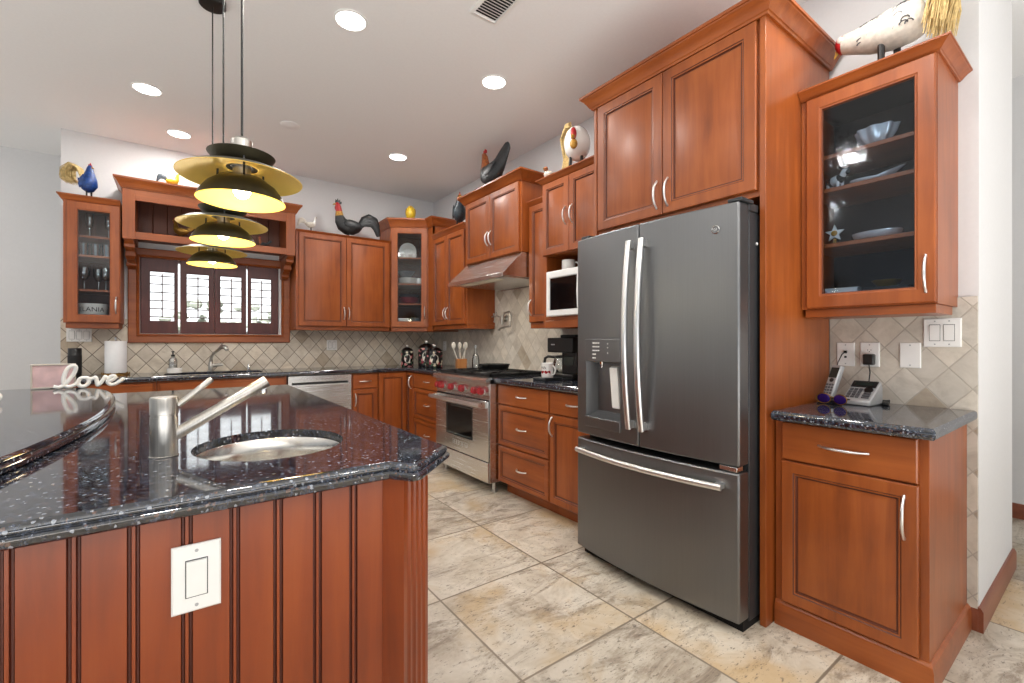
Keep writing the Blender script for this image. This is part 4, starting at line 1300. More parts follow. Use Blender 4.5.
p1 = pendant('largest-looking black and gold tiered pendant, nearest above the bar sink', 1.520)
p2 = pendant('middle black and gold tiered pendant, half hidden by the nearest one', 2.170, 0, p1)
p3 = pendant('smallest-looking black and gold tiered pendant, lowest in view before the shutters', 2.868, 0, p1)
for y in (1.520, 2.170, 2.868):
    l = bpy.data.lights.new('pendant_light', 'POINT')
    l.energy = 2.0
    l.color = (1.0, 0.87, 0.64)
    l.shadow_soft_size = 0.03
    o = bpy.data.objects.new('pendant_light', l)
    COL.objects.link(o)
    o.location = (0.151, y, ZC - 1.415)

# ---------------------------------------------------------------- ceiling fittings
def downlight(label, x, y, first=None):
    if first:
        return copy_thing(first, (x, y, ZC), label)
    t = thing('recessed_light', label, 'ceiling light', (x, y, ZC), 0, 'recessed ceiling lights')
    MB().lathe([(0.092, -0.0004), (0.090, -0.005), (0.080, -0.006), (0.076, -0.0004)], (0, 0, 0), 40, cap=False).build('trim_ring', 'white', t)
    MB().lathe([(0.0765, -0.0006), (0.0765, -0.0035), (0.002, -0.004)], (0, 0, 0), 40).build('lens', 'lamp_on', t)
    return t
LP = [(0.785, 2.59, 'round recessed ceiling light nearest the top edge, right of the pendant cords'), (-0.172, 4.155, 'round recessed ceiling light furthest left, above the pendants'),
      (0.014, 4.89, 'round recessed ceiling light just above the bridge cabinet'), (1.771, 2.616, 'round recessed ceiling light nearest the refrigerator and air vent'),
      (1.736, 4.234, 'round recessed ceiling light before the corner cabinet')]
d0 = None
for x, y, lab in LP:
    o = downlight(lab, x, y, d0)
    d0 = d0 or o
for x, y in [(p[0], p[1]) for p in LP] + [(0.8, 0.6), (1.9, 0.6), (-0.6, 1.6), (-2.6, 2.5), (-2.6, 4.6), (0.8, -1.6)]:
    area_light('downlight_glow', (x, y, ZC - 0.012), (0, 0, 0), 0.15, 0.15, 9.5, (1.0, 0.97, 0.93), 'DISK')
t = thing('air_vent', 'white louvred air vent in the ceiling', 'vent', (1.37, 1.95, ZC), 0)
b = MB()
R2 = lambda i, z: [(-0.09 + i, -0.19 + i, z), (0.09 - i, -0.19 + i, z), (0.09 - i, 0.19 - i, z), (-0.09 + i, 0.19 - i, z)]
b.rings([R2(0, -0.0004), R2(0.002, -0.006), R2(0.022, -0.010), R2(0.024, -0.0004)], cap=False).build('frame', 'white', t, smooth=0)
MB().box(-0.066, 0.066, -0.166, 0.166, -0.0018, -0.0008).build('duct', 'dark_gap', t, smooth=0)
for k in range(17):
    y = -0.158 + k * 0.0197
    MB().prism([(y - 0.006, -0.0095), (y + 0.007, -0.002), (y + 0.0085, -0.0028), (y - 0.0045, -0.0103)], -0.066, 0.066, 'x').build('slat', 'white', t, smooth=0)
tag(MB().lathe([(0.075, -0.0004), (0.074, -0.004), (0.070, -0.006), (0.002, -0.007)], (0.757, 4.141, ZC), 36).build('ceiling_speaker', 'ceil'), 'flush white round cover on the ceiling', 'cover plate')
for i, (x, lab) in enumerate(((0.02, 'left of the two small puck lights under the bridge cabinet'), (0.56, 'right of the two small puck lights under the bridge cabinet'))):
    t = thing('puck_light', lab, 'light', (x, 5.10, 2.104), 0, 'puck lights under the bridge')
    MB().lathe([(0.03, -0.0004), (0.03, -0.010), (0.024, -0.012)], (0, 0, 0), 20).build('rim', 'white', t)
    MB().lathe([(0.022, -0.0122), (0.018, -0.015), (0.002, -0.016)], (0, 0, 0), 20).build('lens', 'lamp_on', t)

# ---------------------------------------------------------------- plates on the walls (local: x along wall, y into wall, z up; centred)
def plate(label, loc, rz, w, h, kind, cat='switch plate'):
    t = thing('wall_plate', label, cat, loc, rz)
    R3 = lambda i, y: rect(-w / 2 + i, w / 2 - i, -h / 2 + i, h / 2 - i, y)
    MB().rings([R3(0, 0), R3(0, -0.004), R3(0.003, -0.0065)]).build('cover', 'white', t, smooth=20)
    n = kind.count('R')
    if n:
        for i in range(n):
            xc_ = (i - (n - 1) / 2) * 0.046
            MB().rings([rect(xc_ - 0.018, xc_ + 0.018, -0.036, 0.036, -0.0066), rect(xc_ - 0.018, xc_ + 0.018, -0.036, 0.036, -0.0068)]).build('rocker_gap', 'slate_dk', t, smooth=0)
            MB().prism([(-0.0069, -0.034), (-0.0085, -0.034), (-0.0115, 0.033), (-0.0069, 0.034)], xc_ - 0.0163, xc_ + 0.0163, 'x').build('rocker', 'white', t, smooth=0)
    for q in kind:
        if q == 'O':
            for zz in (0.02, -0.02):
                b = MB().rings([[(0.017 * math.cos(a) , y, zz + 0.0135 * math.sin(a)) for a in [2 * PI * k / 20 for k in range(20)]] for y in (-0.0066, -0.0085)])
                o = b.build('socket', 'white', t, smooth=0)
                b = MB().box(-0.007, -0.0055, -0.0089, -0.0086, zz - 0.003, zz + 0.005).box(0.0055, 0.007, -0.0089, -0.0086, zz - 0.002, zz + 0.005).lathe([(0.0022, -0.0086), (0.0022, -0.0089)], (0, 0, zz - 0.006), 8, axis='y')
                b.build('slots', 'black', o, smooth=0)
        if q == 'J':
            MB().box(-0.006, 0.006, -0.0072, -0.0066, 0.005, 0.017).box(-0.005, 0.005, -0.0072, -0.0066, -0.018, -0.008).build('jack', 'black', t, smooth=0)
    b = MB()
    for i in range(max(n, 1)):
        xc_ = (i - (max(n, 1) - 1) / 2) * 0.046
        for zz in (h / 2 - 0.012, -h / 2 + 0.012):
            b.lathe([(0.0032, -0.0064), (0.003, -0.0075)], (xc_, 0, zz), 10, axis='y')
    b.build('screws', 'silver_pl', t)
    return t
XT = XR - 0.0122
plate('white telephone jack plate nearest the refrigerator above the handset', (XT, 0.834, 1.137), RW, 0.074, 0.116, 'J', 'phone jack')
plate('white duplex outlet with a black adapter plugged in', (XT, 0.737, 1.138), RW, 0.076, 0.116, 'O', 'outlet')
plate('blank white cover plate on the tiles beside the duplex outlet', (XT, 0.588, 1.138), RW, 0.074, 0.114, '', 'cover plate')
plate('white double rocker switch at the tile edge below the glass cabinet', (XT, 0.482, 1.238), RW, 0.122, 0.124, 'RR', 'switch plate')
plate('large white rocker switch on the island beadboard front', (0.0305, 1.0695, 0.747), 0, 0.079, 0.128, 'R', 'switch plate')
plate('white triple rocker switch under the narrow glass cabinet at far left', (-0.674, YB - 0.0122, 1.255), 0, 0.160, 0.115, 'RRR', 'switch plate')
plate('white square plate on the tiles under the plain cabinet pair', (1.407, YB - 0.0122, 1.160), 0, 0.112, 0.114, 'RR', 'switch plate')
plate('small white outlet low on the tiles behind the canisters', (XT, 5.02, 1.145), RW, 0.074, 0.116, 'O', 'outlet')

# ---------------------------------------------------------------- birds (local: beak towards +x, feet at the origin)
def bird(label, cat, loc, rz, h, mats, tail='feather', fat=1.0, name='rooster_figurine', comb='comb', legs=True, drop=0.0, straw_n=40, nf=9):
    """h = height to the top of the head; mats = body, neck, tail, legs"""
    t = thing(name, label, cat, loc, rz)
    s = h
    nx = 0.0
    st = [(-0.34, 0.46, 0.015, 0.015), (-0.30, 0.45, 0.07, 0.06), (-0.22, 0.42, 0.13, 0.12 * fat), (-0.10, 0.39, 0.175, 0.165 * fat), (0.03, 0.39, 0.185, 0.17 * fat), (0.12, 0.43, 0.165, 0.145 * fat),
          (0.18, 0.52, 0.13, 0.11 * fat), (0.205, 0.62, 0.095, 0.085 * fat), (0.215, 0.72, 0.075, 0.068), (0.225, 0.80, 0.066, 0.06), (0.24, 0.86, 0.06, 0.055), (0.265, 0.905, 0.042, 0.042), (0.285, 0.92, 0.012, 0.014)]
    st = [(x * s, z * s, a * s, b * s) for x, z, a, b in st]
    mm = [0] * 7 + [1] * 1 + [2] * 4 if len(mats) > 4 else [0] * 5 + [1] * 7
    MB().spine(st, seg=18, mats=mm).build('body', [mats[0], mats[1]] + ([mats[4]] if len(mats) > 4 else []), t, smooth=70)
    MB().tube([(0.285 * s, 0, 0.885 * s), (0.33 * s, 0, 0.875 * s), (0.36 * s, 0, 0.86 * s)], [0.022 * s, 0.014 * s, 0.002 * s], 8).build('beak', 'gold_b', t)
    if comb:
        pr = [(0.16, 0.90), (0.15, 0.96), (0.185, 0.955), (0.19, 1.01), (0.22, 0.97), (0.24, 1.03), (0.262, 0.975), (0.29, 1.0), (0.30, 0.93), (0.285, 0.90)]
        MB().prism([(a * s, c * s) for a, c in pr], -0.012 * s, 0.012 * s, 'y').build('comb', comb, t, bevel=0.004 * s)
        MB().ball((0.285 * s, 0.012 * s, 0.80 * s), 0.022 * s, 0.012 * s, 0.05 * s, seg=10, rn=8).ball((0.285 * s, -0.012 * s, 0.80 * s), 0.022 * s, 0.012 * s, 0.05 * s, seg=10, rn=8).build('wattle', comb if comb == 'comb' else 'comb', t)
    for sg in (-1, 1):
        MB().spine([(-0.26 * s, 0.41 * s, 0.02 * s, 0.01 * s), (-0.16 * s, 0.40 * s, 0.08 * s, 0.03 * s), (-0.02 * s, 0.42 * s, 0.11 * s, 0.04 * s), (0.09 * s, 0.45 * s, 0.08 * s, 0.03 * s), (0.14 * s, 0.47 * s, 0.02 * s, 0.01 * s)], seg=12).build('wing', mats[0], t, smooth=70)
        w = t.children[-1]
        w.location = (0, sg * 0.145 * fat * s, 0)
    if tail == 'feather':
        for k in range(nf):
            a = k / (nf - 1)
            yy = (-1) ** k * 0.03 * (k % 3)
            x1, z1 = -0.42 - 0.20 * a, 0.86 - 0.05 * a
            pts = [(-0.26, yy * 0.4, 0.46 - 0.04 * a), (-0.36, yy * 0.7, 0.62 - 0.10 * a), (-0.50 - 0.08 * a, yy, 0.70 - 0.16 * a), (-0.64 - 0.05 * a, yy, 0.66 - 0.26 * a), (-0.70 - 0.02 * a, yy, 0.54 - 0.28 * a), (-0.70, yy, 0.44 - 0.20 * a)]
            pts = [(p[0] * s, p[1] * s, p[2] * s) for p in pts]
            MB().tube(pts, [0.05 * s, 0.075 * s, 0.08 * s, 0.065 * s, 0.04 * s, 0.006 * s], 8, flat=0.4, up=(0, 0, 1)).build('tail_feather', mats[2], t, smooth=70)
    elif tail == 'fan':
        pr = [(-0.22, 0.36), (-0.40, 0.42), (-0.62, 0.60), (-0.66, 0.70), (-0.60, 0.80), (-0.46, 0.74), (-0.34, 0.60), (-0.20, 0.52)]
        MB().prism([(a * s, c * s) for a, c in pr], -0.035 * s, 0.035 * s, 'y').build('tail', mats[2], t, bevel=0.02 * s, segs=3)
    elif tail == 'straw':
        b = MB()
        rr = random.Random(int(h * 1000))
        for k in range(straw_n):
            yy, q = rr.uniform(-0.16, 0.16), rr.uniform(0.0, 1.0)
            pts = [(-0.24, yy * 0.3, 0.47), (-0.30 - 0.08 * q, yy * 0.7, 0.70 + 0.10 * q), (-0.42 - 0.14 * q, yy, 0.82 + 0.10 * q), (-0.54 - 0.16 * q, yy * 1.2, 0.72 + 0.06 * q), (-0.60 - 0.12 * q, yy * 1.3, 0.52 - 0.2 * rr.random())]
            pts = [(p[0] * s, p[1] * s, p[2] * s) for p in pts]
            b.tube(pts, [0.014 * s, 0.016 * s, 0.014 * s, 0.010 * s, 0.004 * s], 5)
        o = b.build('straw_tail', 'straw', t, smooth=70)
        o['kind'] = 'stuff'
    if legs:
        for sg in (-1, 1):
            b = MB().tube([(0.0, sg * 0.06 * s, 0.26 * s), (0.01 * s, sg * 0.065 * s, 0.012 * s)], [0.022 * s, 0.014 * s], 8)
            for a in (-0.5, 0.0, 0.5, PI):
                b.tube([(0.01 * s, sg * 0.065 * s, 0.009 * s), ((0.01 + 0.085 * math.cos(a)) * s, (sg * 0.065 + 0.085 * math.sin(a)) * s, 0.005 * s)], [0.010 * s, 0.005 * s], 6)
            b.build('leg', mats[3], t)
    else:
        MB().lathe([(0.10 * s, 0), (0.11 * s, 0.03 * s), (0.08 * s, 0.25 * s)], (0, 0, 0), 16).build('base', mats[3], t)
    if drop:
        for c in t.children:
            if c.name.split('.')[0] in ('leg', 'base'):
                for v_ in c.data.vertices:
                    v_.co.z = max(0.0, v_.co.z - (drop * s if v_.co.z > 0.03 * s else 0))
            else:
                c.location.z -= drop * s
    return t

T_L, T_B, T_P, T_C, T_R, T_H, T_N, T_M, T_G = 2.3705, 2.5605, 2.3385, 2.6005, 2.3905, 2.5835, 2.3365, 2.4245, 2.3365
bird('small navy and yellow bird on the bridge cabinet crown', 'figurine', (-0.03, 4.97, T_B), 0.0, 0.15, ('yellow_b', 'yellow_b', 'navy_b', 'leg_dk'), 'feather', 1.1, 'bird_figurine', None, drop=0.15, nf=12)
bird('brass-coloured rooster in the bridge cabinet niche, behind the pendants', 'figurine', (0.03, 5.14, 2.1225), PI - 0.4, 0.205, ('brass', 'brass', 'brass', 'brass'), 'fan', 1.0)
bird('small dark hen at the right end of the bridge cabinet niche', 'figurine', (0.69, 5.13, 2.1225), PI, 0.12, ('black_b', 'rust_b', 'black_b', 'leg_dk'), 'fan', 1.1, 'hen_figurine')
bird('small white hen with grey speckled tail on the plain cabinet pair', 'figurine', (1.115, 5.02, T_P), 0.0, 0.17, ('white_b', 'white_cer', 'white_b', 'leg_dk'), 'feather', 1.0, 'hen_figurine', None)
bird('large black rooster with sweeping black tail on the plain cabinet pair', 'figurine', (1.500, 5.04, T_P), PI, 0.46, ('black_b', 'gold_b', 'black_b', 'leg_dk', 'comb'), 'feather', 1.0, comb='black_b', drop=0.16, nf=15)
# small yellow bird: upright, egg-shaped
t = thing('bird_figurine', 'small upright yellow bird on the corner cabinet', 'figurine', (2.150, 4.875, T_C), -PI / 2 - 0.4)
MB().lathe([(0.02, 0.0), (0.045, 0.012), (0.056, 0.05), (0.054, 0.085), (0.040, 0.118), (0.030, 0.135), (0.012, 0.148), (0.002, 0.150)], (0, 0, 0), 22).build('body', 'yellow_b', t, smooth=70)
MB().tube([(0.026, 0, 0.128), (0.050, 0, 0.122)], [0.011, 0.002], 8).build('beak', 'rust_b', t)
for sg in (-1, 1):
    MB().ball((-0.005, sg * 0.045, 0.075), 0.03, 0.014, 0.045, seg=12, rn=8).build('wing', 'gold_b', t)
MB().tube([(-0.03, 0, 0.04), (-0.075, 0, 0.015)], [0.02, 0.008], 8, flat=0.5).build('tail', 'gold_b', t)
def upright(name, label, loc, rz, s, mats, straw=False):
    t = thing(name, label, 'figurine', loc, rz)
    MB().spine([(-0.05 * s, 0.16 * s, 0.02 * s, 0.02 * s), (-0.04 * s, 0.22 * s, 0.15 * s, 0.13 * s), (0.0, 0.36 * s, 0.205 * s, 0.20 * s), (0.01 * s, 0.52 * s, 0.19 * s, 0.18 * s), (0.02 * s, 0.66 * s, 0.145 * s, 0.135 * s), (0.03 * s, 0.78 * s, 0.10 * s, 0.095 * s), (0.04 * s, 0.87 * s, 0.08 * s, 0.075 * s), (0.05 * s, 0.94 * s, 0.05 * s, 0.05 * s), (0.055 * s, 0.96 * s, 0.01 * s, 0.01 * s)],
              seg=18, mats=[0, 0, 0, 0, 0, 1, 1, 1]).build('body', [mats[0], mats[1]], t, smooth=70)
    MB().tube([(0.11 * s, 0, 0.88 * s), (0.18 * s, 0, 0.85 * s)], [0.03 * s, 0.004 * s], 8).build('beak', 'gold_b', t)
    MB().prism([(-0.02 * s, 0.93 * s), (0.0, 1.0 * s), (0.03 * s, 0.97 * s), (0.05 * s, 1.03 * s), (0.08 * s, 0.97 * s), (0.11 * s, 0.93 * s)], -0.012 * s, 0.012 * s, 'y').build('comb', 'comb', t)
    for sg in (-1, 1):
        MB().tube([(0, sg * 0.07 * s, 0.2 * s), (0.01 * s, sg * 0.07 * s, 0.0)], [0.022 * s, 0.018 * s], 8).build('leg', 'leg_dk', t)
        MB().spine([(-0.10 * s, 0.26 * s, 0.02 * s, 0.01 * s), (-0.07 * s, 0.36 * s, 0.09 * s, 0.03 * s), (-0.01 * s, 0.52 * s, 0.10 * s, 0.03 * s), (0.02 * s, 0.64 * s, 0.02 * s, 0.01 * s)], seg=12).build('wing', mats[0], t, smooth=70)
        t.children[-1].location = (0, sg * 0.175 * s, 0)
    MB().prism([(-0.15 * s, 0.35 * s), (-0.34 * s, 0.52 * s), (-0.36 * s, 0.62 * s), (-0.24 * s, 0.58 * s), (-0.12 * s, 0.52 * s)], -0.03 * s, 0.03 * s, 'y').build('tail', mats[0], t, bevel=0.01 * s)
    if straw:
        b = MB()
        rr = random.Random(21)
        for k in range(170):
            yy, q, w_ = rr.uniform(-0.10, 0.10), rr.random(), rr.random()
            b.tube([(-0.18 * s, yy * 0.5 * s, 0.50 * s), ((-0.26 - 0.10 * q) * s, yy * s, (0.84 + 0.10 * q) * s), ((-0.44 - 0.14 * q) * s, yy * 1.3 * s, (0.96 + 0.10 * q) * s), ((-0.60 - 0.20 * w_) * s, yy * 1.6 * s, (0.80 + 0.12 * q) * s), ((-0.58 - 0.24 * w_) * s, yy * 1.7 * s, (0.55 + 0.12 * q) * s), ((-0.44 - 0.2 * w_) * s, yy * 1.5 * s, (0.42 + 0.12 * q) * s)], [0.007 * s, 0.009 * s, 0.009 * s, 0.008 * s, 0.006 * s, 0.003 * s], 5)
        b.build('straw_tail', 'straw', t, smooth=70)['kind'] = 'stuff'
    return t
upright('hen_figurine', 'tall slate-dark hen with rust head beside the hood cabinet', (2.375, 4.15, T_R), -PI / 2 - 0.35, 0.355, ('navy_b', 'rust_b'))
upright('rooster_figurine', 'blue rooster with straw tail on the narrow glass cabinet at far left', (-0.578, 5.03, T_L), -0.75, 0.275, ('blue_b', 'blue_b'), True)
# low black rooster on the hood cabinet
t = thing('rooster_figurine', 'black rooster with rust neck and raised tail on the hood cabinet', 'figurine', (2.265, 3.40, T_H), PI / 2)
s = 0.40
MB().spine([(a * s, (b_ - 0.06) * s, c * s, d * s) for a, b_, c, d in ((-0.70, 0.80, 0.06, 0.02), (-0.66, 0.77, 0.12, 0.04), (-0.52, 0.64, 0.17, 0.06), (-0.38, 0.50, 0.19, 0.10), (-0.2, 0.36, 0.22, 0.15), (0.0, 0.29, 0.23, 0.17), (0.14, 0.36, 0.20, 0.15), (0.20, 0.52, 0.145, 0.11), (0.22, 0.68, 0.10, 0.08), (0.24, 0.80, 0.08, 0.065), (0.27, 0.88, 0.05, 0.05), (0.29, 0.90, 0.01, 0.01))],
           seg=18, mats=[0] * 6 + [0, 1, 1, 1, 1]).build('body', ['black_b', 'rust_b'], t, smooth=70)
MB().tube([(0.28 * s, 0, 0.80 * s), (0.36 * s, 0, 0.77 * s)], [0.025 * s, 0.004 * s], 8).build('beak', 'gold_b', t)
MB().prism([(a * s, (c - 0.05) * s) for a, c in ((0.16, 0.88), (0.17, 0.95), (0.20, 0.92), (0.22, 0.98), (0.25, 0.93), (0.28, 0.96), (0.29, 0.88))], -0.012 * s, 0.012 * s, 'y').build('comb', 'comb', t)
MB().lathe([(0.11 * s, 0), (0.10 * s, 0.03 * s), (0.06 * s, 0.06 * s)], (0, 0, 0), 16).build('base', 'leg_dk', t)
for sg in (-1, 1):
    MB().spine([(-0.36 * s, 0.44 * s, 0.02 * s, 0.01 * s), (-0.2 * s, 0.36 * s, 0.10 * s, 0.02 * s), (-0.02 * s, 0.30 * s, 0.13 * s, 0.03 * s), (0.09 * s, 0.32 * s, 0.03 * s, 0.01 * s)], seg=12).build('wing', 'black_b', t, smooth=70)
    t.children[-1].location = (0, sg * 0.145 * s, 0)
# round white hen with straw arch
t = thing('hen_figurine', 'round white hen with straw wings on the microwave cabinet', 'figurine', (2.33, 2.370, T_M), PI + 0.55)
MB().ball((0, 0, 0.205), 0.105, 0.095, 0.125, seg=22, rn=14).build('body', 'white_cer', t, smooth=70)
MB().ball((0.105, 0, 0.235), 0.028, 0.022, 0.045, seg=12, rn=8).build('head', 'comb', t, smooth=70)
MB().tube([(0.125, 0, 0.205), (0.155, 0, 0.19)], [0.016, 0.003], 8).build('beak', 'gold_b', t)
MB().ball((0.10, 0, 0.165), 0.022, 0.028, 0.035, seg=10, rn=8).build('breast_feathers', 'gold_b', t)
for sg in (-1, 1):
    MB().tube([(0.03, sg * 0.04, 0.10), (0.035, sg * 0.045, 0.0)], [0.011, 0.013], 8).build('leg', 'leg_dk', t)
b = MB()
rr = random.Random(5)
for k in range(46):
    yy, q = rr.uniform(-0.145, -0.085), rr.random()
    b.tube([(-0.10, yy, 0.03 + 0.02 * q), (-0.125 - 0.03 * q, yy + 0.01, 0.16), (-0.07 - 0.02 * q, yy, 0.29 + 0.02 * q), (0.0, yy * 0.6, 0.335 + 0.025 * q), (0.05 + 0.03 * q, yy * 0.3, 0.31 + 0.02 * q)], [0.006, 0.006, 0.0055, 0.005, 0.003], 5)
b.build('straw_wings', 'straw', t, smooth=70)['kind'] = 'stuff'
t = thing('bird_figurine', 'tiny brown-topped bird at the far end of the microwave cabinet', 'figurine', (2.265, 2.61, T_M), PI)
MB().ball((0, 0, 0.035), 0.04, 0.03, 0.035, seg=14, rn=10).build('body', 'white_b', t, smooth=70)
MB().ball((0.028, 0, 0.075), 0.018, seg=12, rn=8).build('head', 'rust_b', t, smooth=70)
MB().tube([(0.042, 0, 0.075), (0.058, 0, 0.072)], [0.006, 0.001], 6).build('beak', 'gold_b', t)
MB().tube([(-0.03, 0, 0.045), (-0.065, 0, 0.062)], [0.014, 0.006], 6, flat=0.5).build('tail', 'rust_b', t)
# big white hen at top right
t = thing('hen_figurine', 'big white hen with straw tail on the glass cabinet at right', 'figurine', (2.49, 0.625, T_G), PI / 2)
MB().spine([(-0.135, 0.225, 0.02, 0.02), (-0.125, 0.222, 0.070, 0.064), (-0.075, 0.215, 0.086, 0.078), (-0.01, 0.212, 0.084, 0.076), (0.06, 0.217, 0.068, 0.064), (0.12, 0.228, 0.050, 0.048), (0.155, 0.236, 0.044, 0.042), (0.180, 0.238, 0.030, 0.030), (0.188, 0.238, 0.008, 0.008)], seg=20).build('body', 'white_b', t, smooth=70)
b = MB()
for k in range(44):
    rr = random.Random(k)
    x = rr.uniform(-0.09, 0.09)
    q = (x + 0.09) / 0.18
    zc, rad, wd = 0.213 + 0.008 * q, 0.087 - 0.030 * q, 0.079 - 0.024 * q
    a = rr.uniform(-0.7, 1.4)
    for sg in (1, -1):
        p = [(x + 0.014 * math.cos(f_), sg * wd * math.cos(a + 0.15 * math.sin(f_)) * 1.02, zc + rad * math.sin(a + 0.15 * math.sin(f_)) * 1.02) for f_ in [PI * j / 6 for j in range(7)]]
        b.tube(p, 0.0026, 5)
b.build('painted_scales', 'grey_cer', t)
MB().ball((0.168, 0.0, 0.238), 0.026, 0.040, 0.040, seg=16, rn=10).build('face', 'comb', t, smooth=70)
MB().ball((0.163, 0.034, 0.246), 0.016, 0.012, 0.016, seg=12, rn=8).build('eye_patch', 'white_b', t, smooth=70)
MB().tube([(0.186, 0, 0.215), (0.200, 0, 0.190)], [0.010, 0.002], 8).build('beak', 'gold_b', t)
for x, y in ((0.015, 0.03), (-0.025, -0.03)):
    MB().tube([(x, y, 0.16), (x, y, 0.0)], 0.013, 10, up=(1, 0, 0)).build('leg', 'leg_dk', t)
b = MB()
rr = random.Random(11)
for k in range(170):
    yy, q, w_ = rr.uniform(-0.08, 0.08), rr.random(), rr.random()
    b.tube([(-0.09, yy * 0.5, 0.25 + 0.03 * q), (-0.08 - 0.03 * w_, yy * 0.8, 0.36 + 0.04 * q), (-0.12 - 0.04 * w_, yy, 0.40 + 0.04 * q), (-0.15 - 0.06 * w_, yy * 1.2, 0.32 + 0.05 * q), (-0.15 - 0.07 * w_, yy * 1.25 + rr.uniform(-0.02, 0.02), 0.20 + 0.05 * rr.random()), (-0.13 - 0.075 * w_, yy * 1.2, 0.09 + 0.10 * rr.random())],
           [0.004, 0.0048, 0.0045, 0.004, 0.003, 0.0015], 5)
b.build('straw_tail', 'straw', t, smooth=70)['kind'] = 'stuff'

# ---------------------------------------------------------------- inside the narrow glass cabinet
def goblet(name, label, loc, h, r, cat='glass', first=None, group=None, stem=True):
    if first:
        return copy_thing(first, loc, label, group=group)
    b = MB()
    if stem:
        b.lathe([(r * 0.9, 0), (r * 0.9, 0.003), (0.008, 0.008), (0.006, h * 0.42), (0.02, h * 0.47), (r * 0.95, h * 0.66), (r, h * 0.85), (r * 0.92, h), (r * 0.88, h - 0.001), (r * 0.95, h * 0.84), (r * 0.9, h * 0.67), (0.015, h * 0.49), (0.002, h * 0.485)], (0, 0, 0), 20)
    else:
        b.lathe([(r * 0.85, 0), (r, h), (r * 0.95, h), (r * 0.80, 0.010), (0.002, 0.010)], (0, 0, 0), 20)
    o = b.build(name, 'crystal', None, smooth=50)
    o.location = loc
    return tag(o, label, cat, group)
z0 = 2.0625
g = goblet('champagne_flute', 'tall clear flute alone on the top shelf of the narrow glass cabinet', (-0.585, 5.13, z0), 0.20, 0.028)
g = goblet('champagne_flute', 'clear flute half hidden by the door frame on the narrow cabinet top shelf', (-0.468, 5.16, z0), 0.20, 0.028)
g = goblet('tumbler', 'left tumbler of three on the second shelf of the narrow glass cabinet', (-0.622, 5.12, 1.9055), 0.11, 0.034, group='tumblers in the narrow glass cabinet', stem=False)
for x, lab in ((-0.550, 'middle tumbler of three on the second shelf of the narrow glass cabinet'), (-0.478, 'right tumbler of three on the second shelf of the narrow glass cabinet')):
    goblet('tumbler', lab, (x, 5.14, 1.9055), 0.11, 0.034, first=g, group='tumblers in the narrow glass cabinet')
g = goblet('wine_glass', 'left wine glass of three on the third shelf of the narrow glass cabinet', (-0.615, 5.10, 1.6255), 0.185, 0.038, group='wine glasses in the narrow glass cabinet')
for x, y, lab in ((-0.535, 5.18, 'middle wine glass of three, standing further back on the third shelf'), (-0.480, 5.10, 'right wine glass of three on the third shelf of the narrow glass cabinet')):
    goblet('wine_glass', lab, (x, y, 1.6255), 0.185, 0.038, first=g, group='wine glasses in the narrow glass cabinet')
t = thing('lettered_bowl', 'white bowl with black capital letters on the bottom shelf behind glass', 'bowl', (-0.565, 5.135, 1.3685), 0)
MB().lathe([(0.080, 0), (0.088, 0.01), (0.099, 0.14), (0.100, 0.144), (0.096, 0.144), (0.084, 0.012), (0.002, 0.010)], (0, 0, 0), 32).build('bowl', 'white_cer', t, smooth=50)
me = text_mesh('lettering', 'ELANIA', 0.052, 'ink', t, TXY, 0.0005)
for v_ in me.data.vertices:
    a = v_.co.x / 0.097
    d_ = 0.0966 - v_.co.y * 0.2
    v_.co = (d_ * math.sin(a), -d_ * math.cos(a), v_.co.z + 0.094)
g = goblet('candle_holder', 'small amber candle glass beside the lettered bowl', (-0.440, 5.24, 1.3685), 0.17, 0.022)
g.data.materials[0] = M['brass']

# ---------------------------------------------------------------- inside the corner cabinet
def cpos(a, dpt):
    p = XF @ Vector((a, dpt, 0))
    return p.x, p.y
def plate_stack(name, label, pos, z, r, n, mat, hh=0.012, cat='dishes'):
    t = thing(name, label, cat, (pos[0], pos[1], z), 0)
    for k in range(n):
        MB().lathe([(r * 0.55, 0), (r * 0.6, 0.003), (r, hh * 1.3), (r, hh * 1.6), (r * 0.6, 0.008), (0.002, 0.007)], (0, 0, k * hh), 28).build('plate', mat, t, smooth=50)
    return t
x, y = cpos(0.165, 0.20)
t = thing('display_plate', 'white plate standing upright on the top shelf of the corner cabinet', 'plate', (x, y, 2.1705), ang)
q = MB().lathe([(0.05, 0.012), (0.055, 0.006), (0.10, -0.006), (0.101, -0.002), (0.06, 0.016), (0.002, 0.016)], (0, 0, 0.10), 32, axis='y')
q.build('plate', 'white_cer', t, smooth=50)
MB().tube([(-0.05, -0.02, 0.02), (-0.05, -0.02, 0.004), (-0.05, 0.05, 0.004), (-0.05, 0.03, 0.12)], 0.004, 6).tube([(0.05, -0.02, 0.02), (0.05, -0.02, 0.004), (0.05, 0.05, 0.004), (0.05, 0.03, 0.12)], 0.004, 6).build('stand', 'brass', t)
for a, lab in ((0.10, 'left small white cup before the upright plate'), (0.175, 'middle small white cup before the upright plate'), (0.25, 'right small white cup beside the upright plate')):
    x, y = cpos(a, 0.10)
    tag(MB().lathe([(0.018, 0), (0.02, 0.004), (0.030, 0.05), (0.028, 0.05), (0.016, 0.008), (0.002, 0.008)], (0, 0, 0), 18).build('cup', 'white_cer', None), lab, 'cup', 'small cups in the corner cabinet').location = (x, y, 2.1705)
x, y = cpos(0.175, 0.17)
plate_stack('soup_plates', 'stack of grey and white plates on the second shelf of the corner cabinet', (x, y), 1.8705, 0.108, 5, 'white_cer', 0.013)
x, y = cpos(0.15, 0.165)
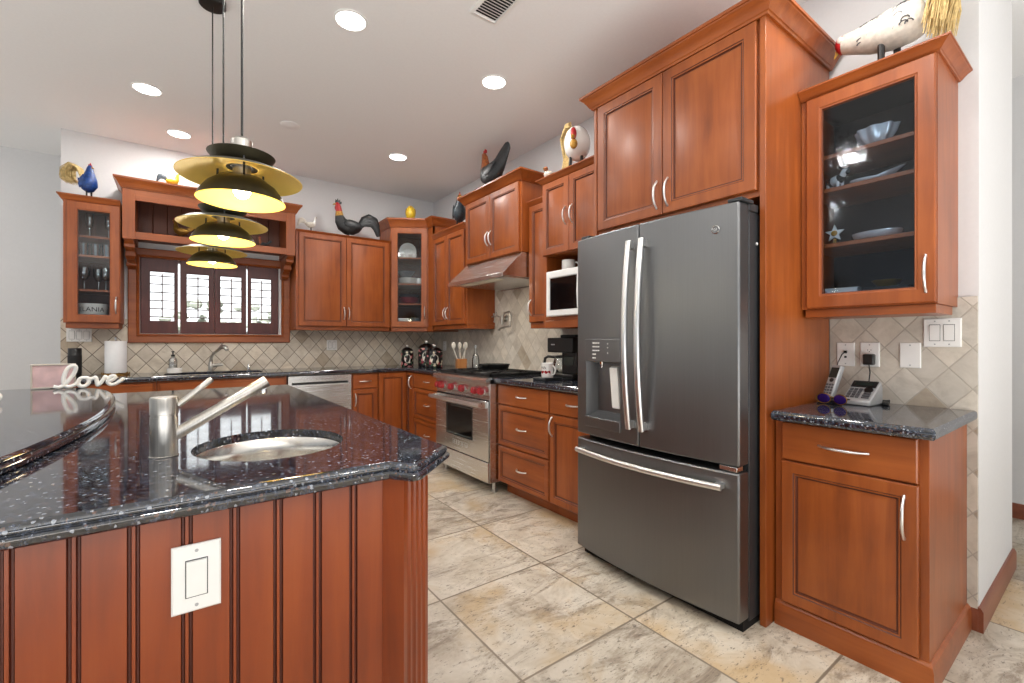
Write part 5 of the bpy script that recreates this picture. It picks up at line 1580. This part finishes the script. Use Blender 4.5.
tag(MB().lathe([(0.045, 0), (0.05, 0.006), (0.10, 0.075), (0.104, 0.078), (0.096, 0.074), (0.04, 0.010), (0.002, 0.010)], (0, 0, 0), 30).build('serving_bowl', 'grey_cer', None, smooth=50), 'grey bowl resting on the plate stack in the corner cabinet', 'bowl').location = (x, y, 1.8705 + 0.0745)
x, y = cpos(0.305, 0.13)
mug('mug', 'white cup on the right of the corner cabinet second shelf', (x, y, 1.8705), 0.07, 0.034, 0.4)
x, y = cpos(0.185, 0.17)
plate_stack('red_dishes', 'stack of red dishes on the third shelf of the corner cabinet', (x, y), 1.6405, 0.115, 4, 'red_cloth', 0.016)
tag(MB().lathe([(0.06, 0), (0.10, 0.012), (0.112, 0.03), (0.108, 0.03), (0.06, 0.012), (0.002, 0.011)], (0, 0, 0), 28).build('platter', 'grey_cer', None, smooth=50), 'dark grey platter lying on the red dishes', 'platter').location = (x, y, 1.6405 + 0.076)
x, y = cpos(0.145, 0.12)
t = thing('gift_box', 'small white box on the bottom shelf of the corner cabinet', 'box', (x, y, 1.3785), ang)
MB().box(-0.07, 0.05, -0.05, 0.05, 0, 0.07).build('box', 'white', t, bevel=0.003)
MB().box(-0.074, 0.054, -0.054, 0.054, 0.0705, 0.092).build('lid', 'white_cer', t, bevel=0.003)
x, y = cpos(0.255, 0.14)
tag(MB().lathe([(0.04, 0), (0.045, 0.004), (0.05, 0.10), (0.047, 0.10), (0.04, 0.01), (0.002, 0.01)], (0, 0, 0), 22).build('grey_canister', 'grey_cer', None), 'grey canister beside the white box in the corner cabinet', 'canister').location = (x, y, 1.3785)

# ---------------------------------------------------------------- inside the near glass cabinet
def on(o, x, y, z, rz=0.0):
    o.location = (x, y, z)
    o.rotation_euler = (0, 0, rz)
    return o
b = MB()
rs = []
for k, z in ((0.35, 0.0), (0.45, 0.004), (0.85, 0.05), (1.0, 0.085), (0.97, 0.085), (0.80, 0.05), (0.35, 0.008)):
    rs.append([(0.075 * k * (1 + 0.10 * k * math.cos(8 * a)) * math.cos(a), 0.055 * k * (1 + 0.10 * k * math.cos(8 * a)) * math.sin(a), z) for a in [2 * PI * j / 64 for j in range(64)]])
o = b.rings(rs).build('lobed_dish', 'silver_gl', None, smooth=60)
on(tag(o, 'bright lobed silver dish on the top shelf of the right glass cabinet', 'dish'), 2.44, 0.650, 2.0365, RW)
b = MB()
leaf = []
for i in range(24):
    a = 2 * PI * i / 24
    leaf.append((0.095 * math.cos(a), 0.032 * math.sin(a) * (1 - 0.45 * math.cos(a))))
rs = []
for k, z in ((0.5, 0.0), (1.0, 0.022), (1.0, 0.026), (0.5, 0.006)):
    rs.append([(x * k, y * k, z + 0.40 * max(0, x * k) * 0.9) for x, y in leaf])
o = b.rings(rs).build('leaf_tray', 'silver_gl', None, smooth=60)
on(tag(o, 'silver leaf-shaped tray on the second shelf of the right glass cabinet', 'tray'), 2.44, 0.650, 1.8865, RW + 0.2)
b = MB()
rs = []
for k, z in ((0.5, 0.0), (0.9, 0.012), (1.0, 0.035), (0.97, 0.035), (0.85, 0.014), (0.4, 0.005)):
    rs.append([(0.09 * k * math.cos(a), 0.06 * k * math.sin(a), z) for a in [2 * PI * j / 40 for j in range(40)]])
o = b.rings(rs).build('oval_dish', 'silver_gl', None, smooth=60)
on(tag(o, 'shallow oval silver dish on the third shelf of the right glass cabinet', 'dish'), 2.44, 0.650, 1.6385, RW)
t = thing('cow_figurine', 'small black and white cow figurine on the right cabinet second shelf', 'figurine', (2.42, 0.795, 1.8865), -PI / 2 - 0.5)
MB().spine([(-0.045, 0.045, 0.006, 0.006), (-0.04, 0.047, 0.020, 0.018), (-0.01, 0.045, 0.023, 0.021), (0.022, 0.048, 0.022, 0.019), (0.035, 0.058, 0.014, 0.013), (0.048, 0.072, 0.015, 0.014), (0.062, 0.066, 0.011, 0.011), (0.07, 0.062, 0.004, 0.004)], seg=12, mats=[0, 1, 0, 1, 0, 0, 1]).build('body', ['white_cer', 'ink'], t, smooth=60)
for x in (-0.032, 0.022):
    for y in (-0.011, 0.011):
        MB().tube([(x, y, 0.035), (x, y, 0.0)], [0.007, 0.006], 8).build('leg', 'white_cer', t)
for sg in (-1, 1):
    MB().tube([(0.044, sg * 0.010, 0.082), (0.044, sg * 0.026, 0.092)], [0.005, 0.003], 6).build('ear', 'ink', t)
MB().tube([(-0.042, 0, 0.055), (-0.058, 0, 0.045), (-0.06, 0, 0.02)], [0.003, 0.002, 0.004], 6).build('tail', 'ink', t)
t = thing('star_figurine', 'small winged white and gold figurine on the right cabinet third shelf', 'figurine', (2.42, 0.800, 1.6385), RW)
star = []
for i in range(10):
    r = 0.040 if i % 2 == 0 else 0.017
    star.append((r * math.sin(2 * PI * i / 10), 0.055 + r * math.cos(2 * PI * i / 10)))
MB().prism(star, -0.006, 0.006, 'y').build('star', 'white_cer', t, bevel=0.002)
MB().ball((0, -0.006, 0.055), 0.013, 0.009, 0.013, seg=12, rn=8).build('centre', 'gold_b', t)
MB().lathe([(0.022, 0), (0.022, 0.005), (0.007, 0.012), (0.006, 0.03)], (0, 0, 0), 14).build('base', 'gold_b', t)
on(tag(MB().lathe([(0.03, 0), (0.035, 0.004), (0.055, 0.030), (0.053, 0.031), (0.03, 0.008), (0.002, 0.008)], (0, 0, 0), 26).build('gold_dish', 'gold_leaf', None, smooth=50), 'golden dish standing on the dark box in the right glass cabinet', 'dish'), 2.50, 0.630, 1.3645 + 0.0725)
t = thing('book', 'thick white book on the bottom shelf of the right glass cabinet', 'book', (2.47, 0.770, 1.3645), RW + 0.05)
MB().box(-0.062, 0.062, -0.075, 0.075, 0.0, 0.003).box(-0.062, 0.062, -0.075, 0.075, 0.073, 0.076).box(-0.062, -0.058, -0.075, 0.075, 0.003, 0.073).build('cover', 'white', t, smooth=0)
MB().box(-0.0575, 0.058, -0.072, 0.072, 0.0032, 0.0728).build('pages', 'paper', t, smooth=0)
t = thing('jewel_box', 'flat dark box beside the white book in the right glass cabinet', 'box', (2.49, 0.618, 1.3645), RW)
MB().box(-0.08, 0.08, -0.07, 0.07, 0, 0.055).build('tray', 'black', t, bevel=0.002)
MB().box(-0.081, 0.081, -0.071, 0.071, 0.0553, 0.072).build('lid', 'black', t, bevel=0.002)

# ---------------------------------------------------------------- on the counters
t = thing('smart_speaker', 'black cylinder speaker on the sink counter under the triple switch', 'speaker', (-0.680, 5.17, ZK + 0.0005), 0)
MB().lathe([(0.042, 0), (0.043, 0.004), (0.043, 0.226), (0.040, 0.231), (0.002, 0.232)], (0, 0, 0), 30).build('body', 'black', t)
MB().lathe([(0.0436, 0.02), (0.0436, 0.17)], (0, 0, 0), 30, cap=False).build('grille', 'iron', t)
t = thing('paper_towel_stand', 'white paper towel roll on a wire stand left of the sink', 'paper towel', (-0.422, 5.15, ZK + 0.0005), 0)
MB().lathe([(0.072, 0.018), (0.073, 0.02), (0.073, 0.288), (0.072, 0.29), (0.022, 0.29), (0.020, 0.286), (0.020, 0.02)], (0, 0, 0), 36).build('roll', 'paper', t)
MB().lathe([(0.005, 0.0), (0.005, 0.305), (0.011, 0.312), (0.011, 0.322), (0.002, 0.328)], (0, 0, 0), 14).build('rod', 'chrome', t)
b = MB()
b.tube([(0.09 * math.cos(2 * PI * k / 28), 0.09 * math.sin(2 * PI * k / 28), 0.005) for k in range(28)], 0.0045, 8, loop=True)
b.tube([(-0.09, 0, 0.005), (0.09, 0, 0.005)], 0.004, 8).tube([(0, -0.09, 0.005), (0, 0.09, 0.005)], 0.004, 8)
for k in range(10):
    a = 2 * PI * k / 10
    b.tube([(0.09 * math.cos(a), 0.09 * math.sin(a), 0.004), (0.09 * math.cos(a), 0.09 * math.sin(a), 0.022)], 0.004, 6)
b.build('wire_base', 'brass', t)
t = thing('soap_bottle', 'clear soap bottle with black pump on the sink counter', 'soap bottle', (-0.030, 5.22, ZK + 0.0005), 0)
MB().lathe([(0.030, 0), (0.032, 0.004), (0.032, 0.115), (0.026, 0.132), (0.013, 0.140), (0.013, 0.148)], (0, 0, 0), 24).build('bottle', 'soap', t)
MB().lathe([(0.0275, 0.006), (0.0275, 0.075)], (0, 0, 0), 24).build('soap', 'white_cer', t)
MB().lathe([(0.015, 0.148), (0.015, 0.164), (0.005, 0.166), (0.005, 0.186), (0.012, 0.188), (0.012, 0.196)], (0, 0, 0), 16).tube([(0, 0, 0.192), (0.0, -0.035, 0.192), (0, -0.042, 0.184)], 0.0045, 8).build('pump', 'black', t)
on(tag(MB().lathe([(0.05, 0), (0.056, 0.003), (0.056, 0.042), (0.053, 0.044), (0.050, 0.004), (0.002, 0.004)], (0, 0, 0), 30).build('sponge_dish', 'white_cer', None), 'low white round dish before the soap bottle', 'dish'), -0.018, 5.125, ZK + 0.0005)

def canister(label, x, y, r, h):
    t = thing('canister', label, 'canister', (x, y, ZK + 0.0005), 0, 'floral canisters in the counter corner')
    MB().lathe([(r * 0.92, 0), (r, 0.008), (r * 1.0, h * 0.62), (r * 0.94, h * 0.70), (r * 0.90, h * 0.71)], (0, 0, 0), 32).build('jar', 'floral', t)
    MB().lathe([(r * 0.97, h * 0.7105), (r * 0.96, h * 0.74), (r * 0.62, h * 0.84), (r * 0.18, h * 0.89)], (0, 0, 0), 32).build('lid', 'black_gl', t)
    MB().ball((0, 0, h * 0.945), r * 0.18, None, h * 0.055, seg=12, rn=8).build('knob', 'white_cer', t)
    d = Vector((-x, -y)).normalized()
    a0 = math.atan2(d.y, d.x)
    v, f = [], []
    n = 20
    for i in range(n):
        a = 2 * PI * i / n
        aa = a0 + 0.50 * math.cos(a)
        v.append((r * 1.012 * math.cos(aa), r * 1.012 * math.sin(aa), h * 0.38 + h * 0.20 * math.sin(a)))
    MB().add(v, [tuple(range(n))]).build('painted_panel', 'white_b', t, smooth=0)
    v = []
    for i in range(n):
        a = 2 * PI * i / n
        aa = a0 + 0.16 * math.cos(a) * (1 + 0.4 * math.sin(a))
        v.append((r * 1.02 * math.cos(aa), r * 1.02 * math.sin(aa), h * 0.38 + h * 0.11 * math.sin(a)))
    MB().add(v, [tuple(range(n))]).build('painted_bird', 'ink', t, smooth=0)
    return t
canister('black floral canister furthest left of the three in the counter corner', 2.135, 4.93, 0.070, 0.25)
canister('largest black floral canister, tucked at the back of the counter corner', 2.30, 4.78, 0.092, 0.30)
canister('black floral canister of the three nearest the range', 2.265, 4.51, 0.092, 0.255)
t = thing('utensil_block', 'small wooden utensil holder on the counter left of the range', 'utensil holder', (2.40, 4.16, ZK + 0.0005), -0.3)
b = MB().box(-0.05, 0.05, -0.05, 0.05, 0, 0.012)
for a in ((-0.05, -0.038, -0.05, 0.05), (0.038, 0.05, -0.05, 0.05), (-0.038, 0.038, -0.05, -0.038), (-0.038, 0.038, 0.038, 0.05)):
    b.box(a[0], a[1], a[2], a[3], 0.012, 0.105)
b.build('box', 'beech', t, smooth=0)
ut = [(-0.02, -0.01, -0.10, -0.03, 'white slotted spoon leaning furthest left in the wooden holder'), (0.0, 0.015, -0.04, 0.04, 'white spoon in the middle of the wooden holder'), (0.022, -0.012, 0.05, -0.03, 'white spatula leaning right in the wooden holder'), (-0.01, 0.02, 0.10, 0.03, 'white ladle leaning furthest right in the wooden holder')]
for i, (x0, y0, dx, dy, lab) in enumerate(ut):
    u_ = thing('utensil', lab, 'utensil', (2.40 + x0, 4.16 + y0, ZK + 0.014), -0.9)
    p0, p1 = Vector((0, 0, 0.0)), Vector((dx * 0.6, dy, 0.20))
    MB().tube([p0, p1], [0.005, 0.006], 8).build('handle', 'white_b', u_)
    q = MB().ball((0, 0, 0), 0.024, 0.007, 0.036, seg=14, rn=8)
    q.v = [tuple(Vector(p) + p1 + Vector((0, 0, 0.03))) for p in q.v]
    q.build('head', 'white_b', u_)
t = thing('oil_bottle', 'clear glass bottle between wooden utensil holder and range', 'bottle', (2.48, 4.00, ZK + 0.0005), 0)
MB().lathe([(0.035, 0), (0.038, 0.005), (0.040, 0.09), (0.030, 0.14), (0.013, 0.17), (0.012, 0.22)], (0, 0, 0), 22, cap=False).build('glass', 'crystal', t)
MB().lathe([(0.014, 0.2202), (0.014, 0.24), (0.004, 0.25)], (0, 0, 0), 14).build('stopper', 'silver_pl', t)

# ---------------------------------------------------------------- telephone corner
t = thing('cordless_phone', 'silver cordless handset leaning in a charger beside the answering machine', 'telephone', (2.49, 0.838, ZK + 0.0005), RW - 0.35)
MB().prism([(-0.05, 0), (0.05, 0), (0.05, 0.03), (0.0, 0.035), (-0.05, 0.015)], -0.035, 0.035, 'x').build('cradle', 'black', t, bevel=0.006)
Rh = Matrix.Translation((0, -0.020, 0.020)) @ Matrix.Rotation(-0.42, 4, 'X')
def rot(b, Mx):
    b.v = [tuple(Mx @ Vector(p)) for p in b.v]
    return b
hs = rot(MB().box(-0.025, 0.025, -0.012, 0.014, 0.0, 0.165), Rh).build('handset', 'silver_pl', t, bevel=0.007)
rot(MB().box(-0.019, 0.019, -0.0135, -0.0122, 0.098, 0.150), Rh).build('display', 'screen', hs, smooth=0)
b = MB()
for i in range(3):
    for j in range(4):
        b.box(-0.018 + i * 0.0135, -0.009 + i * 0.0135, -0.0145, -0.0122, 0.016 + j * 0.014, 0.025 + j * 0.014)
rot(b, Rh).build('keys', 'grey_cer', hs, smooth=0)
rot(MB().lathe([(0.010, -0.0122), (0.009, -0.015)], (0, 0, 0.086), 16, axis='y'), Rh).build('jog_button', 'black', hs)
t = thing('answering_machine', 'silver telephone base with dark display on the short granite counter', 'telephone', (2.515, 0.722, ZK + 0.0005), RW - 0.10)
MB().prism([(-0.07, 0), (0.06, 0), (0.06, 0.075), (0.045, 0.105), (-0.07, 0.022)], -0.055, 0.055, 'x').build('case', 'silver_pl', t, bevel=0.006)
Rb = Matrix.Translation((0, -0.07, 0.022)) @ Matrix.Rotation(math.atan2(0.083, 0.115), 4, 'X')
rot(MB().box(-0.048, 0.048, 0.092, 0.134, 0.0003, 0.004), Rb).build('display_panel', 'black', t, smooth=0)
rot(MB().box(-0.036, 0.036, 0.102, 0.124, 0.0041, 0.0048), Rb).build('display', 'screen', t, smooth=0)
b = MB()
for i in range(3):
    for j in range(4):
        b.box(-0.044 + i * 0.018, -0.031 + i * 0.018, 0.018 + j * 0.017, 0.029 + j * 0.017, 0.0003, 0.005)
for j in range(3):
    b.box(0.016, 0.044, 0.018 + j * 0.014, 0.027 + j * 0.014, 0.0003, 0.005)
rot(b, Rb).build('keys', 'grey_cer', t, smooth=0)
rot(MB().lathe([(0.017, 0.0003), (0.016, 0.006)], (0.028, 0.074, 0), 20), Rb).build('dial', 'black', t)
t = thing('sunglasses', 'folded sunglasses with purple mirror lenses before the telephones', 'sunglasses', (2.385, 0.800, ZK + 0.0005), RW - 0.2)
for sg in (-1, 1):
    b = MB()
    ring = [(sg * 0.036 + 0.029 * math.cos(a), -0.004 * math.cos(a) * sg, 0.026 + 0.022 * math.sin(a)) for a in [2 * PI * k / 24 for k in range(24)]]
    b.tube(ring, 0.0022, 6, loop=True).build('rim', 'brass', t)
    MB().ball((sg * 0.036, 0.0, 0.026), 0.028, 0.004, 0.021, seg=18, rn=10).build('lens', 'purple', t, smooth=70)
    MB().tube([(sg * 0.066, 0.0, 0.032), (sg * 0.068, 0.012, 0.030), (sg * -0.03, 0.030 + 0.006 * sg, 0.008)], [0.003, 0.003, 0.0035], 6).build('temple', 'black', t)
MB().tube([(-0.009, 0, 0.032), (0.0, -0.003, 0.036), (0.009, 0, 0.032)], 0.002, 6).build('bridge', 'brass', t)
t = thing('power_adapter', 'black plug-in adapter in the duplex outlet with its cord hanging down', 'adapter', (XT - 0.009, 0.733, 1.114), RW)
MB().box(-0.021, 0.021, -0.036, 0.0, -0.024, 0.026).build('block', 'black', t, bevel=0.005)
MB().tube([(0.0, -0.02, -0.024), (0.004, -0.02, -0.06), (0.0, -0.025, -0.12), (0.004, -0.05, -0.175), (0.0, -0.075, -0.193), (-0.02, -0.08, -0.194)], 0.0026, 8).build('cord', 'black', t)
t = thing('phone_cord', 'thin black telephone cord running from the jack plate to the handset', 'cord', (XT - 0.008, 0.832, 1.148), RW)
MB().box(-0.006, 0.006, -0.012, 0.0, -0.005, 0.007).build('plug', 'black', t, bevel=0.001)
MB().tube([(0.0, -0.012, 0.0), (-0.006, -0.03, -0.01), (-0.02, -0.04, -0.05), (-0.03, -0.06, -0.12), (-0.03, -0.07, -0.20)], 0.0022, 8).build('cord', 'black', t)
t = thing('cable_connector', 'small coil of black cable behind the answering machine', 'cable', (2.585, 0.672, ZK + 0.0005), 0)
b = MB()
b.tube([(0.028 * math.cos(a) * (1 - a / 60), 0.028 * math.sin(a), 0.005 + a * 0.0008) for a in [k * 0.45 for k in range(40)]], 0.004, 8).build('coil', 'black', t)
MB().box(-0.05, -0.02, -0.035, -0.015, 0.0, 0.016).build('plug', 'black', t, bevel=0.003)

# ---------------------------------------------------------------- on the raised bar slab
ZB_ = 0.9495
t = thing('word_ornament', 'white script word ornament standing at the far end of the bar slab', 'ornament', (-0.395, 3.345, ZB_), 0.12)
def stroke(par, pts, sc, r=0.0095, nm='letter'):
    # Catmull-Rom through the given points
    P_ = [Vector((x, 0, z)) for x, z in pts]
    P_ = [P_[0] * 2 - P_[1]] + P_ + [P_[-1] * 2 - P_[-2]]
    out = []
    for i in range(1, len(P_) - 2):
        for k in range(8):
            q = k / 8
            a, b_, c, d = P_[i - 1], P_[i], P_[i + 1], P_[i + 2]
            out.append(0.5 * ((2 * b_) + (c - a) * q + (2 * a - 5 * b_ + 4 * c - d) * q * q + (3 * b_ - a - 3 * c + d) * q ** 3) * sc)
    out.append(P_[-2] * sc)
    return MB().tube(out, r, 8, flat=1.0, up=(0, 1, 0)).build(nm, 'white', par, smooth=70)
sc = 0.128
stroke(t, [(-0.98, 0.12), (-0.80, 0.08), (-0.60, 0.25), (-0.38, 0.62), (-0.32, 0.88), (-0.42, 0.95), (-0.58, 0.80), (-0.68, 0.45), (-0.66, 0.16), (-0.52, 0.085), (-0.34, 0.16), (-0.22, 0.30)], sc)
stroke(t, [(-0.02, 0.44), (-0.18, 0.40), (-0.25, 0.24), (-0.18, 0.09), (-0.02, 0.09), (0.08, 0.24), (0.05, 0.40), (-0.03, 0.44), (0.10, 0.38), (0.20, 0.36)], sc)
stroke(t, [(0.20, 0.38), (0.29, 0.42), (0.33, 0.26), (0.36, 0.09), (0.44, 0.16), (0.56, 0.36), (0.60, 0.44), (0.66, 0.36), (0.72, 0.32)], sc)
stroke(t, [(0.62, 0.24), (0.80, 0.28), (0.92, 0.40), (0.84, 0.47), (0.72, 0.38), (0.68, 0.20), (0.78, 0.085), (0.94, 0.12), (1.10, 0.24), (1.22, 0.34)], sc)
t = thing('photo_frame', 'small pale pink picture in a grey frame behind the script ornament', 'picture frame', (-0.530, 3.405, ZB_ + 0.001), 0.12)
R4 = lambda i, y: [(-0.086 + i, y, 0.0 + i), (0.086 - i, y, 0.0 + i), (0.086 - i, y, 0.130 - i), (-0.086 + i, y, 0.130 - i)]
MB().rings([R4(0, 0.012), R4(0, -0.006), R4(0.002, -0.008), R4(0.007, -0.008), R4(0.008, -0.003), R4(0.008, 0.012)], loop=True).build('frame', 'grey_frame', t, smooth=0)
MB().box(-0.079, 0.079, -0.002, 0.010, 0.007, 0.123).build('picture', 'pink', t, smooth=0)
MB().prism([(0.012, 0.10), (0.012, 0.085), (0.05, -0.001), (0.058, -0.001)], -0.015, 0.015, 'x').build('strut', 'black', t, smooth=0)
t = thing('round_ornament', 'small white round ornament on the bar slab at the left frame edge', 'ornament', (-0.598, 2.72, ZB_), 0)
MB().ball((0, 0, 0.026), 0.026, None, 0.024, seg=20, rn=12).build('ball', 'white', t, smooth=70)
MB().lathe([(0.014, 0.0), (0.016, 0.004), (0.012, 0.008)], (0, 0, 0), 16).build('foot', 'slate_dk', t)
